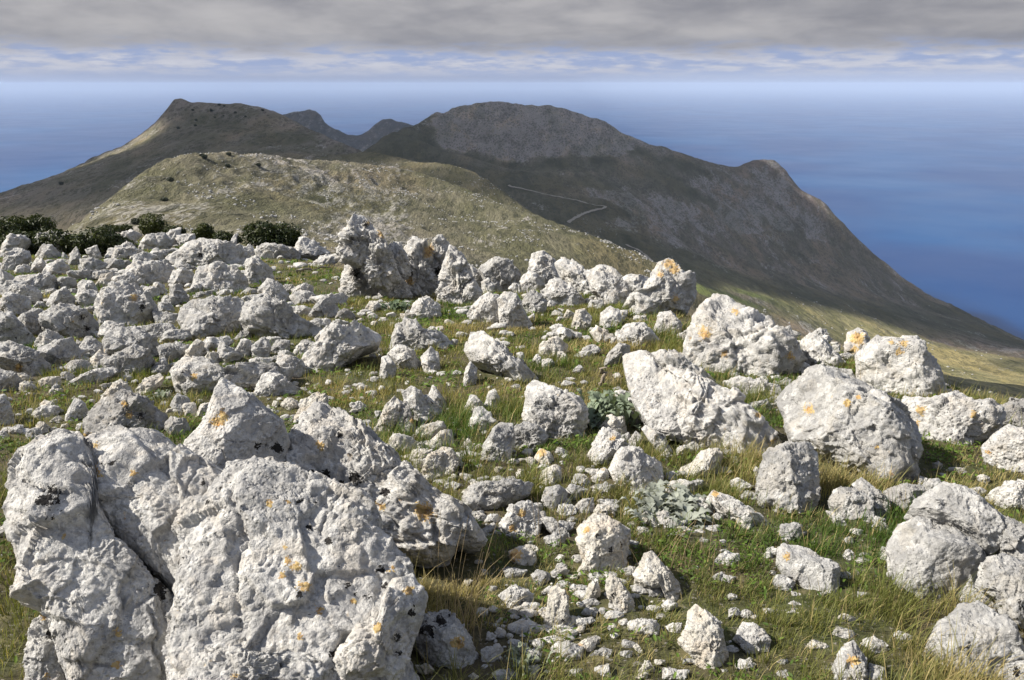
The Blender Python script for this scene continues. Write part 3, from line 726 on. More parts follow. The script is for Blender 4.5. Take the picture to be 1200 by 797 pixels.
r(B, 'tall notched white tooth left of the broad end of the crag group', [(498,330),(500,300),(506,286),(514,279),(525,285),(528,310),(522,342),(508,348)], lich=[(505,292,7)], soot=[(514,318,6)], crack=1.1, rough=1.5)
r(B, 'broad jagged white outcrop ending the crag group at the right', [(514,352),(518,318),(526,288),(534,291),(542,298),(550,312),(555,335),(548,356),(528,360)], crack=1.2, rough=1.5)
r(R, 'low white lobe at the right foot of the crag group', [(538,358),(545,334),(556,328),(565,342),(560,354)], crack=1.0, rough=1.3)
r(R, 'rounded grey rock wedged behind the right end of the crag group', [(545,323),(550,310),(562,317),(569,328),(562,333)], tone='g')
r(B, 'brown-tinged pointed rock on the skyline right of the crag', [(562,316),(572,307),(582,302),(598,310),(608,322),(606,333),(590,336),(574,333)], tone='g')
r(R, 'small upright rock with a dark gap in front of the brown-tinged one', [(564,331),(572,326),(579,335),(578,348),(567,344)])
r(B, 'round-topped white rock, left one of a pair in mid ridge', [(549,366),(558,354),(572,343),(584,347),(590,358),(592,376),(575,382),(555,381)])
r(B, 'cracked white rock, right one of a pair in mid ridge', [(583,351),(592,343),(606,345),(613,362),(623,375),(619,386),(600,389),(588,379)], crack=.9)
r(R, 'squarish white rock on grass below the fluted middle of the crag group', [(479,374),(484,358),(500,349),(513,357),(517,369),(500,374)])
r(R, 'tilted grey slab with a pale lower lip left of the crag meadow', [(361,367),(370,357),(378,346),(389,350),(396,361),(393,373),(375,376)], tone='g')
r(S, 'dark smooth stone beside the tilted grey slab', [(392,376),(397,364),(408,362),(416,370),(406,376)], tone='d')
r(S, 'small white cobble below the foot of the tall crag', [(427,363),(433,353),(443,353),(446,361),(437,366)], tone='c')
r(B, 'spreading white outcrop in the grass left of centre', [(356,429),(360,415),(370,405),(390,382),(405,389),(423,381),(444,395),(441,406),(421,412),(405,422),(390,432),(369,437)], crack=.8)
r(S, 'round cobble sitting on the spreading outcrop', [(369,396),(376,388),(388,387),(387,400),(372,403)], base=412)
r(R, 'ragged white rock at the lower left of the spreading outcrop', [(323,429),(330,415),(352,422),(361,435),(351,443),(338,439)])
r(B, 'lumpy grey-white outcrop with a green tuft at its right', [(460,403),(466,385),(476,374),(488,378),(496,389),(516,389),(530,402),(520,408),(496,406),(476,413)], tone='g', crack=.8)
r(R, 'white broken rock just below the lumpy outcrop', [(454,416),(465,404),(486,412),(492,425),(482,434),(467,426)])
r(R, 'narrow white rock half hidden in tall grass near centre', [(445,438),(448,419),(455,417),(464,430),(461,443),(449,446)])
r(R, 'white two-pronged rock poking out of the centre grass', [(493,419),(505,407),(513,414),(517,435),(500,437)])
r(B, 'long white slab sloping right across the centre of the meadow', [(548,413),(553,389),(566,392),(583,407),(600,419),(626,436),(631,448),(610,449),(590,437),(570,427),(554,422)])
r(R, 'narrow white fang of rock left of the sloping slab', [(540,453),(546,432),(551,424),(559,432),(557,453)])
r(R, 'white jagged rock on the near side of the grassy hollow', [(303,341),(314,326),(330,334),(342,348),(339,356),(317,351)])
r(R, 'white bulging rock at the left rim of the grassy hollow', [(297,313),(305,307),(320,316),(313,329),(299,329)])
r(R, 'white whaleback rock on the skyline beside the big round bush', [(346,291),(353,279),(366,282),(386,294),(371,299),(349,297)])
r(R, 'long pale rock lying directly under the big round bush', [(299,293),(313,285),(332,289),(351,296),(349,304),(325,305),(304,301)])
r(R, 'pale sloping rock left of the tall crag', [(361,311),(375,301),(395,297),(397,305),(380,312)])
r(R, 'grey flattish rock in the grassy hollow', [(339,346),(355,341),(377,350),(373,359),(349,358)], tone='g')
r(R, 'small broken rock left of the ragged white one', [(294,406),(310,395),(317,406),(313,419),(297,421)], tone='g')
# --- centre
r(R, 'white rock trailing small rubble, just behind the dark spotted slab', [(299,459),(308,439),(322,437),(341,450),(359,458),(356,464),(325,466),(302,464)])
r(R, 'flattish cream rock among rubble behind the dark spotted slab', [(345,488),(360,468),(372,460),(384,466),(382,480),(395,487),(375,493),(349,491)], tone='c')
r(S, 'small pale stone between two rubble rocks left of centre', [(329,474),(337,466),(348,469),(354,476),(340,480)], tone='c')
r(R, 'smooth white slab leaning left in the centre', [(438,508),(443,493),(453,475),(461,466),(472,473),(466,490),(450,509)], tone='c', crack=.2)
r(R, 'dark rust-streaked slab propped between two white rocks', [(462,490),(470,475),(477,471),(488,502),(475,509)], tone='d', lich=[(485,492,5)])
r(R, 'white pointed rock standing behind the dark rust-streaked slab', [(473,462),(483,453),(500,466),(516,478),(514,489),(498,494),(485,493),(475,475)])
r(R, 'grey-sided spike of rock right of the white pointed rock', [(502,464),(508,451),(523,470),(522,481),(510,478)])
r(S, 'flat cream slab on the rubble pile', [(480,513),(494,501),(516,495),(522,503),(501,516)], tone='c')
r(S, 'pale angular slab on the rubble pile, right of the flat cream one', [(500,519),(514,507),(529,502),(531,521),(513,527)], tone='c')
r(S, 'grey-white wedge on the left of the rubble pile', [(454,521),(461,509),(473,509),(492,520),(481,529),(459,530)])
r(R, 'largest cream stone of the rubble pile, tilted to the right', [(492,554),(501,538),(518,525),(527,527),(539,540),(527,554),(506,560)], tone='c', crack=.2)
r(S, 'thin flat stone under the angular slab of the rubble pile', [(479,534),(485,527),(506,528),(504,537),(485,539)], tone='c')
r(S, 'square little block at the bottom of the rubble pile', [(483,546),(487,538),(496,539),(495,550),(485,550)], tone='c')
r(R, 'white fin of rock, upper of two in the brown grass', [(542,483),(551,463),(558,464),(567,475),(557,487)])
r(R, 'white sloping rock, lower of two fins in the brown grass', [(549,499),(556,480),(566,477),(582,495),(567,504)])
r(R, 'small white upright rock right of the two fins', [(567,476),(573,459),(580,456),(588,470),(581,481)])
r(R, 'tall blocky rock with a shaded front in the centre', [(562,541),(568,520),(578,504),(586,496),(600,497),(603,515),(591,541),(575,546)], tone='g')
r(R, 'low grey rock right of the tall blocky one', [(599,504),(615,497),(628,499),(641,512),(633,521),(612,526),(601,519)], tone='g')
r(B, 'white rock with a sagging overhang left of the silvery thistle', [(615,486),(620,455),(627,446),(645,454),(678,467),(687,480),(685,495),(668,513),(652,518),(640,506),(630,499),(619,496)])
r(B, 'grey rough ledge in the grass below the rubble pile', [(544,584),(548,573),(563,567),(600,565),(623,567),(616,581),(590,591),(560,601),(547,601)], tone='g', crack=.8)
r(R, 'white rock with one yellow spot below the silvery thistle', [(689,531),(700,515),(706,504),(720,509),(738,524),(721,533),(703,546)], lich=[(718,514,4)])
r(S, 'knobbly white stone right under the silvery thistle', [(704,501),(713,487),(730,491),(735,505),(723,511)], tone='c')
r(B, 'rounded white rock with a dark right side in the centre right grass', [(713,549),(725,530),(738,524),(755,532),(773,543),(774,559),(763,573),(745,576),(729,567)])
r(R, 'thin white rock lying below the great pale slab', [(752,503),(757,498),(775,509),(787,525),(781,534),(764,519)])
r(S, 'grey stone left of the thin white rock', [(737,516),(745,505),(753,512),(751,523),(739,524)], tone='g')
r(R, 'smooth bright white rock in the grass under the great pale slab', [(795,550),(810,542),(821,532),(838,526),(846,533),(841,547),(818,560),(799,554)], tone='c', crack=.2)
r(R, 'short upright block like a stump in the centre grass', [(631,569),(635,552),(650,545),(657,548),(656,569),(643,572)], tone='c', crack=.2)
r(S, 'round greyish stone below the stump-like block', [(636,586),(640,572),(655,569),(665,577),(656,593),(645,598)], tone='g')
r(S, 'small stone with an orange cap above the stump-like block', [(627,536),(633,526),(645,531),(651,542),(640,547),(629,544)], tone='c', lich=[(635,530,6)])
r(R, 'white rock with ochre spots, left of a pair below the grey ledge', [(586,613),(597,596),(612,589),(622,591),(637,606),(631,621),(620,631),(605,626),(591,621)], lich=[(612,602,6),(600,620,6)])
r(R, 'thin pale rock sliding down right of the ochre-spotted pair', [(631,607),(648,609),(661,620),(656,629),(640,619)])
r(S, 'low white stone with a bold orange patch in the lower centre', [(597,646),(612,640),(627,647),(629,659),(612,661),(599,656)], lich=[(604,650,9)], tone='c')
r(R, 'small holed white rock with a brown edge, right of the round greyish stone', [(696,600),(701,591),(714,593),(721,602),(712,610),(699,610)], soot=[(706,601,4)], lich=[(717,604,4)], tone='c')
r(S, 'half-buried grey stones seen as one flat lump beside the holed rock', [(672,595),(682,586),(694,585),(696,598),(684,604)], tone='g')
# --- lower centre
r(B, 'bright white holed rock like a skull in the lower centre', [(676,669),(684,648),(677,622),(690,607),(705,604),(719,611),(736,622),(735,641),(729,661),(720,670),(700,677)], soot=[(700,627,3),(715,645,4)], tone='c', lich=[(688,621,4)], crack=.8)
r(R, 'slim white rock leaning below the holed skull-like rock', [(683,706),(690,685),(700,676),(702,695),(693,709)], tone='c')
r(R, 'white forked rock below the holed skull-like rock', [(710,691),(715,673),(726,679),(741,702),(741,723),(721,713)], soot=[(719,698,4)], tone='c')
r(R, 'upright white rock shaped like a tooth in the lower centre', [(639,723),(645,690),(652,687),(666,700),(666,736),(650,738)], tone='c', crack=.2)
r(R, 'white rock with deep runnels amid pale grass', [(744,681),(755,650),(766,647),(784,670),(794,680),(801,697),(786,703),(774,683),(760,685)], tone='c', crack=1.0)
r(B, 'white grooved rock beside green clover near the bottom', [(795,751),(805,738),(808,717),(816,709),(828,721),(844,735),(852,760),(847,785),(826,776),(810,763)], soot=[(820,722,4)], tone='c', crack=1.0)
r(R, 'grey-white rounded rock at the bottom right of the grooved rock', [(860,749),(871,729),(886,733),(901,748),(899,764),(876,761)])
r(S, 'flat grey stone in the bottom centre grass', [(652,758),(665,751),(684,760),(681,769),(663,772)], tone='g')
r(S, 'small pale stone touching the flat grey one at the bottom', [(675,756),(687,749),(698,757),(691,764)], tone='c')
# --- right side
r(B, 'big tilted boulder with a white patch and one orange lichen spot', [(912,469),(925,453),(948,440),(963,442),(983,444),(1008,454),(1025,467),(1050,479),(1062,495),(1070,520),(1076,552),(1060,564),(1035,558),(1000,543),(963,531),(930,517),(921,488)], tone='g', lich=[(949,480,7),(993,473,5),(1006,465,4),(1027,524,4)], thick=.6, facets=6, crack=.25, rough=.7)
r(B, 'grey upright rock in front of the big tilted boulder', [(884,582),(893,545),(903,529),(920,521),(946,521),(955,533),(957,570),(946,592),(925,602),(904,599),(889,592)], tone='g', crack=.3)
r(B, 'pale rounded boulder topped by two orange lichen patches on the right skyline', [(1006,421),(1015,408),(1033,399),(1055,398),(1074,404),(1089,420),(1100,438),(1108,458),(1096,469),(1075,469),(1050,458),(1025,462),(1009,453)], lich=[(1060,403,7),(1054,412,6),(1044,400,4)], crack=.3, rough=.8, thick=.6)
r(R, 'white knob capped with yellow lichen beside the right skyline boulder', [(990,409),(993,390),(1005,384),(1016,390),(1019,403),(1009,414)], lich=[(1004,397,10),(1000,409,6)])
r(B, 'low white ledge with a green tuft on its back at right', [(1048,477),(1065,469),(1090,475),(1118,459),(1131,467),(1154,477),(1168,486),(1170,498),(1146,511),(1126,519),(1096,518),(1072,508),(1060,491)], lich=[(1079,481,6),(1074,497,5),(1140,485,5)], crack=.5)
r(B, 'white rock with a yellow spot cut by the right edge', [(1152,522),(1166,510),(1183,499),(1212,510),(1212,552),(1176,555),(1155,538)], lich=[(1159,530,5)])
r(B, 'dark grey rock on the skyline at the right edge', [(1168,481),(1185,469),(1212,471),(1212,507),(1185,502),(1170,493)], tone='d')
r(B, 'large round grey face of the cracked outcrop at lower right', [(1042,642),(1055,617),(1080,608),(1113,619),(1138,639),(1152,653),(1149,676),(1132,694),(1120,704),(1087,696),(1060,688),(1044,668)], tone='g', crack=.25, rough=.7, off=-.05)
r(B, 'grey capping block on top of the cracked outcrop at lower right', [(1062,607),(1080,588),(1106,571),(1132,574),(1159,600),(1173,620),(1166,642),(1151,648),(1126,626),(1100,616),(1080,613)], tone='g', crack=.3, base=692, rough=.8)
r(B, 'long grey back of the cracked outcrop running to the right edge', [(1130,576),(1152,587),(1180,610),(1212,622),(1212,672),(1184,664),(1168,650),(1168,622)], tone='g', base=690, crack=.5)
r(B, 'split grey mass of the cracked outcrop at the right edge', [(1143,688),(1153,662),(1174,650),(1212,664),(1212,742),(1174,728),(1165,702)], tone='g', base=735, crack=.8)
r(R, 'loaf-shaped grey stone in the angle of the cracked outcrop', [(1121,698),(1132,689),(1158,697),(1169,711),(1158,722),(1131,712)], tone='g', crack=.2)
r(B, 'grey triangular boulder below the cracked outcrop, grass at its foot', [(1088,764),(1100,736),(1123,713),(1146,711),(1169,723),(1194,745),(1205,772),(1160,788),(1112,788)], tone='g', crack=.2, rough=.7)
r(R, 'dark-spotted rock cut by the bottom right corner', [(1176,805),(1180,781),(1195,775),(1215,775),(1215,825),(1178,825)], soot=[(1192,788,7)], tone='g')
r(R, 'rounded grey rock, left one of the cluster under the big tilted boulder', [(972,591),(980,576),(997,572),(1020,587),(1024,605),(1006,615),(986,612)], tone='g')
r(R, 'knobby grey rock, middle one of the cluster under the big tilted boulder', [(999,569),(1010,560),(1024,571),(1039,584),(1044,604),(1031,610),(1021,590)], tone='g')
r(R, 'dark grey block, right one of the cluster under the big tilted boulder', [(1036,577),(1055,569),(1079,571),(1083,588),(1066,602),(1045,592)], tone='d')
r(S, 'small grey stone above the capping block of the cracked outcrop', [(1076,576),(1083,565),(1098,563),(1108,570),(1086,586)], tone='g')
r(S, 'thin pale slab at the lower left of the rock cluster', [(968,598),(981,601),(996,618),(986,622)])
r(R, 'smooth grey slab lying alone in the deep grass at right', [(911,661),(913,639),(945,645),(981,663),(978,689),(955,693),(921,674)], tone='g', crack=.15, rough=.6, lich=[(922,652,5)])
r(S, 'small stone half under the lone smooth grey slab', [(906,677),(915,673),(931,683),(926,691),(909,689)], tone='g')
r(R, 'grey rock with an orange lichen heart at the bottom right', [(976,781),(987,759),(1000,753),(1014,772),(1014,805),(979,808)], lich=[(999,773,9)], tone='g')
r(S, 'round grey stone touching the orange-hearted rock', [(1012,786),(1020,778),(1036,783),(1042,802),(1012,808)], tone='g')
r(S, 'flat grey stone above the orange-hearted rock', [(974,746),(980,734),(1001,741),(999,752)], tone='g')
r(R, 'pale low rock at the right edge above the long grey back', [(1156,583),(1177,568),(1212,567),(1212,597),(1169,594)])
r(R, 'narrow white rock lying across the slope below the bright white rock', [(827,584),(838,574),(866,591),(891,602),(905,614),(890,622),(859,607),(839,597)], lich=[(838,578,4)])
r(S, 'flat pale stone under the narrow white rock', [(861,607),(875,607),(886,622),(872,621)])
r(B, 'broad white cliff-like rock with upright cracks on the right', [(807,422),(810,400),(818,375),(815,358),(826,346),(850,346),(867,357),(881,368),(906,378),(926,398),(946,420),(955,434),(940,443),(900,442),(870,439),(850,437),(825,432)], lich=[(826,390,9),(849,414,5),(862,365,5),(925,417,5)], crack=.9, thick=.5)
r(R, 'layered grey-white rock behind the cliff-like rock', [(939,403),(950,392),(963,397),(988,422),(986,431),(963,431),(946,421)])
r(R, 'pale flat rock between the cliff-like rock and the big tilted boulder', [(951,433),(975,429),(996,436),(1009,451),(985,448),(961,444)], tone='g')
r(B, 'white pinnacle rock with a bright yellow lichen tip on the skyline', [(732,359),(740,345),(755,343),(763,328),(773,316),(783,304),(795,316),(809,328),(814,341),(804,356),(780,361),(760,373),(739,369)], lich=[(784,309,8),(790,316,7),(774,322,5),(792,350,5)])
r(B, 'smooth white hump left of the yellow-tipped pinnacle', [(687,319),(705,311),(720,316),(734,335),(743,350),(720,360),(699,344)])
r(B, 'whitish sloping rock between the upright block and the smooth hump', [(651,309),(663,303),(685,316),(701,335),(691,344),(675,341),(659,326)])
r(B, 'tallest upright white block in the middle of the skyline ridge', [(621,319),(623,298),(637,294),(650,304),(657,328),(643,334),(629,326)])
r(R, 'low white rock leaning on the upright skyline block', [(609,329),(620,317),(638,328),(634,341),(614,338)])
r(R, 'pale double-humped rock below the upright skyline block', [(633,346),(647,331),(660,329),(684,350),(681,359),(654,357)])
r(R, 'white knobbly rock between the smooth hump and the pinnacle', [(728,327),(740,320),(761,326),(753,343),(737,341)])
r(R, 'grey angular rock below the low leaning rock in mid ridge', [(611,354),(623,340),(641,353),(638,366),(624,371)], tone='g')
r(R, 'small white block like a cube on the meadow below the ridge', [(670,381),(675,365),(685,362),(693,371),(691,389),(674,389)], tone='c')
r(S, 'tiny white stone left of the cube-like block', [(657,392),(665,386),(672,391),(668,397)], tone='c')
r(S, 'bright white flat stone with a notch on the meadow', [(630,416),(635,403),(650,396),(665,404),(661,416),(645,419)], tone='c')
r(S, 'white stone just behind the cube-like block', [(659,373),(665,363),(675,368),(673,379)], tone='c')
r(R, 'stacked white rocks below the smooth hump', [(702,382),(705,367),(715,359),(726,365),(729,381),(712,384)])
r(R, 'white rounded rock below the pinnacle, grass around it', [(767,385),(773,367),(786,365),(799,380),(794,394),(776,389)])
r(B, 'humped white rock above the head of the great pale slab', [(723,393),(735,379),(755,379),(774,398),(764,405),(740,406),(725,401)])
r(R, 'smooth brownish rock curving down left of the great pale slab', [(704,431),(713,414),(725,402),(737,406),(736,421),(720,426)], tone='g')
r(B, 'great pale slab sloping right across the middle of the view', [(734,419),(745,409),(760,414),(775,432),(815,444),(830,454),(860,469),(890,489),(916,510),(927,526),(905,533),(885,530),(860,523),(825,515),(790,506),(771,499),(750,474),(739,446)], lich=[(889,486,4),(905,517,4)], crack=.45, rough=.8, thick=.40, lay=.28)
r(R, 'narrow rocky rib along the upper edge of the great pale slab', [(757,416),(775,412),(800,421),(820,434),(841,452),(853,461),(820,452),(789,442)], base=452, tone='w')
r(S, 'flat stone between the slab rib and the cliff-like rock', [(792,421),(815,415),(823,428),(803,431)])
r(R, 'low long rock below the foot of the cliff-like rock', [(849,449),(862,442),(890,446),(911,452),(917,466),(890,466),(861,459)])
r(S, 'small round stones seen as one in the gap above the great slab', [(877,473),(898,469),(907,478),(890,483)], tone='g')
r(S, 'thin flaky stone left of the cliff-like rock', [(791,393),(812,384),(817,392),(799,399)])
r(S, 'flat white stone in the grass right of the cube-like block', [(692,389),(700,383),(721,395),(705,403)], tone='c')
r(S, 'square grey stone under the smooth hump', [(687,361),(693,351),(706,352),(709,363)], tone='g')
for kind, label, pts, k in RL:
    rock(kind, label, kind, pts, **k)
print('outlined rocks', len(ALL_ROCKS), round(time.time() - T_START, 1))

# --- smaller rocks that fill the gaps between them, zone by zone
def blob(cu, cv, w, h, rs):
    n = rs.randint(6, 10); a = np.sort(rs.uniform(0, 2 * math.pi, n) * .35 + np.arange(n) * 2 * math.pi / n * 1.0)
    sk = rs.uniform(-.35, .35)
    out = []
    for t_ in a:
        rr_ = rs.uniform(.78, 1.12); x = math.cos(t_) * w / 2 * rr_; y = math.sin(t_) * h / 2 * rr_
        out.append((cu + x - y * sk, cv + y))
    return out
def inside(u, v, poly):
    ins = False
    for (ax, ay), (bx, by) in zip(poly, poly[1:] + poly[:1]):
        if (ay > v) != (by > v) and u < (bx - ax) * (v - ay) / (by - ay) + ax: ins = not ins
    return ins
def fill(poly, count, wr, kind, tones, label, group, seed, tol=.5):
    rs = np.random.RandomState(seed); P_ = np.array(poly); k = 0
    for tr in range(5000):
        if k >= count: break
        u = rs.uniform(P_[:, 0].min(), P_[:, 0].max()); v = rs.uniform(P_[:, 1].min(), P_[:, 1].max())
        if not inside(u, v, poly): continue
        w_ = rs.uniform(*wr) * (1.15 - .6 * (tr / 5000)); h_ = w_ * rs.uniform(.42, .78)
        x0, x1, y0, y1 = int(u - w_ / 2), int(u + w_ / 2) + 1, int(v - h_ / 2), int(v + h_ / 2) + 1
        if x0 < 0: x0 = 0
        if PIX[y0:y1, x0:x1].mean() > tol: continue
        rock(kind, label, kind, blob(u, v, w_, h_, rs), tone=tones[rs.randint(len(tones))], group=group, seed=rs.randint(1e6), rough=1.1)
        k += 1
    print('fill', group, k)
fill([(0,290),(60,284),(130,282),(210,276),(290,292),(290,330),(200,345),(0,345)], 55, (18, 42), 'rock', 'wwg', 'small weathered rock filling the gaps just below the line of bushes', 'rocks below the bushes', 1)
fill([(0,342),(200,342),(214,400),(205,435),(0,435)], 50, (20, 54), 'rock', 'wgg', 'weathered rock crowded between the big boulders of the left field', 'rocks of the left field', 2)
fill([(215,345),(300,330),(400,350),(400,400),(330,430),(215,405)], 24, (16, 38), 'rock', 'wwg', 'pale rock among the grey ledges left of the crag meadow', 'rocks of the grey ledges', 3)
fill([(0,435),(205,430),(230,500),(190,510),(60,510),(0,520)], 26, (9, 20), 'stone', 'wgc', 'small stone in the grass above the great cracked boulder', 'stones above the great boulder', 4)
fill([(300,440),(440,460),(450,520),(400,490),(340,480),(300,470)], 12, (8, 16), 'stone', 'wwc', 'small stone lying behind the dark spotted slab', 'stones behind the spotted slab', 5)
fill([(440,500),(570,500),(640,530),(640,565),(540,590),(450,545)], 28, (8, 17), 'stone', 'wcc', 'small loose stone of the rubble pile in the centre', 'loose stones of the rubble pile', 6)
fill([(560,600),(700,560),(760,640),(740,790),(560,797)], 26, (9, 19), 'stone', 'wcg', 'small stone in the lower centre grass and clover', 'stones of the lower centre', 7)
fill([(400,350),(480,345),(560,380),(700,370),(730,400),(600,440),(420,440)], 22, (8, 18), 'stone', 'wwc', 'small white stone on the meadow below the crag', 'stones below the crag', 8)
fill([(430,560),(560,600),(700,540),(860,560),(800,640),(640,640)], 26, (12, 30), 'rock', 'wwg', 'low limestone rock showing through the grass below the rubble pile', 'low rocks of the middle', 21)
fill([(690,430),(760,500),(900,530),(890,600),(760,560),(690,520)], 14, (10, 26), 'rock', 'ww', 'low rock in the grass just below the great pale slab', 'rocks below the great slab', 22)
fill([(480,640),(640,620),(860,640),(1040,680),(1080,797),(480,797)], 22, (14, 34), 'rock', 'wwg', 'low pale rock sunk in the turf near the bottom of the view', 'rocks sunk in the near turf', 23)
fill([(560,330),(620,335),(760,345),(800,365),(800,400),(700,400),(600,390)], 12, (9, 18), 'rock', 'ww', 'small white rock packed along the skyline ridge', 'small rocks of the ridge', 9)
fill([(860,440),(950,440),(1010,450),(930,470),(905,480)], 7, (9, 18), 'stone', 'wg', 'small stone wedged above the big tilted boulder', 'stones above the tilted boulder', 10)
fill([(880,385),(960,385),(1000,420),(960,440),(930,400)], 10, (8, 20), 'rock', 'ww', 'small pale rock on the skyline behind the cliff-like rock', 'rocks behind the cliff-like rock', 11)
fill([(1070,520),(1200,555),(1200,580),(1150,590),(1070,560)], 7, (9, 20), 'stone', 'wg', 'small stone in the grass at the right edge', 'stones at the right edge', 12)
fill([(780,560),(900,600),(1000,650),(1000,760),(800,720)], 12, (8, 17), 'stone', 'gw', 'small grey stone almost lost in the deep grass at right', 'stones in the deep grass', 13)
fill([(470,600),(700,570),(880,620),(1000,690),(980,797),(480,797)], 38, (9, 24), 'stone', 'wwc', 'pale angular stone strewn over the turf around the holed and grooved rocks', 'stones strewn over the near turf', 31, .25)
fill([(600,410),(720,410),(760,520),(720,570),(600,520)], 18, (8, 20), 'stone', 'wwg', 'small stone between the overhanging rock and the great pale slab', 'stones around the thistle', 32, .3)
fill([(880,560),(1040,610),(1050,700),(900,650)], 8, (12, 28), 'rock', 'wg', 'low grey rock in the deep grass left of the cracked outcrop', 'low rocks beside the cracked outcrop', 33, .25)
print('rocks', len(ALL_ROCKS), round(time.time() - T_START, 1))
# ------------------------------------------------------------------ plants
def leaf_material(name, transl=.35, rough=.6):
    t = NT(name)
    c = t.n('ShaderNodeAttribute', attribute_name='tint').outputs['Color']
    d = t.n('ShaderNodeBsdfPrincipled', i_Base_Color=c, i_Roughness=rough); d.inputs['Specular IOR Level'].default_value = .25
    tr = t.n('ShaderNodeBsdfTranslucent', i_Color=t.mix(1.0, c, (1.15, 1.2, .7, 1), 'MULTIPLY'))
    return t.out(t.n('ShaderNodeMixShader', i_0=transl, i_1=d.outputs[0], i_2=tr.outputs[0]).outputs[0])
M_GRASS = leaf_material('grass_blades'); M_HERB = leaf_material('herb_leaves', .3); M_BUSH = leaf_material('bush_leaves', .18, .5)
M_SILVER = leaf_material('silvery_leaves', .15, .8)
def flat_material(name, c1, c2, scale=40):
    t = NT(name); co = t.n('ShaderNodeTexCoord').outputs['Object']
    return t.out(t.n('ShaderNodeBsdfPrincipled', i_Base_Color=t.mix(t.noise(co, scale, 3), c1, c2), i_Roughness=.85).outputs[0])
M_WOOD = flat_material('weathered_wood', (.16, .13, .10), (.30, .26, .21)); M_STRAW = flat_material('dry_straw', (.36, .27, .14), (.48, .38, .22))


def blades(base, ang, height, width, bend, tint, three=False, lean=None):
    """curved tapering blades; base (n,3), the rest (n,)"""
    n = len(base)
    dx, dy = np.cos(ang), np.sin(ang); sx, sy = -dy, dx
    ts = (0, .38, .72, 1.0) if three else (0, .55, 1.0)
    rows = []
    for k, t_ in enumerate(ts):
        out = bend * t_ ** 1.8; up = t_ * np.sqrt(np.maximum(1 - (bend * .75) ** 2 * t_ ** 1.5, .05))
        p = base + np.stack([dx * out * height, dy * out * height, up * height], -1)
        wd = width * (1 - t_ * .75) * .5
        if k < len(ts) - 1:
            rows.append(p + np.stack([sx * wd, sy * wd, 0 * wd], -1)); rows.append(p - np.stack([sx * wd, sy * wd, 0 * wd], -1))
        else: rows.append(p)
    m = len(rows); V = np.stack(rows, 1).reshape(-1, 3)
    o = np.arange(n)[:, None] * m
    quads_ = np.concatenate([o + np.array([[2 * k, 2 * k + 1, 2 * k + 3, 2 * k + 2]]) for k in range(len(ts) - 2)])
    tris = o + np.array([[m - 3, m - 2, m - 1]])
    return V, quads_, tris, np.repeat(tint, m, axis=0)


def on_rock(x, y):
    gi = ((x - G_X0) / G_CELL).astype(int); gj = ((y - G_Y0) / G_CELL).astype(int)
    ok = (gi >= 0) & (gi < FOOT.shape[0]) & (gj >= 0) & (gj < FOOT.shape[1])
    res = np.zeros(len(x), bool); res[ok] = FOOT[gi[ok], gj[ok]]
    return res


def scatter(r0, r1, per_m2, seed):
    rs = np.random.RandomState(seed); a = math.radians(54 if r1 <= 8 else 42)
    n = int(per_m2 * a * (r1 ** 2 - r0 ** 2))
    th = rs.uniform(-a, a, n); rad = np.sqrt(rs.uniform(r0 ** 2, r1 ** 2, n))
    x, y = np.sin(th) * rad, np.cos(th) * rad
    ok = rad < np.interp(th, E_AZ, E_R) + .8
    x, y, rad = x[ok], y[ok], rad[ok]
    return x, y, rad, rs


def surf_z(x, y):
    p = np.stack([x, y, np.zeros_like(x)], -1); r_ = np.hypot(x, y); a_ = np.arctan2(x, y)
    dr = np.maximum(r_ - np.interp(a_, E_AZ, E_R), 0)
    return near_plane(x, y) - .55 * dr * dr / (dr + 1.2) + 0.012 * fbm(p * 6, 3) + 0.02 * pnoise(p * 3)


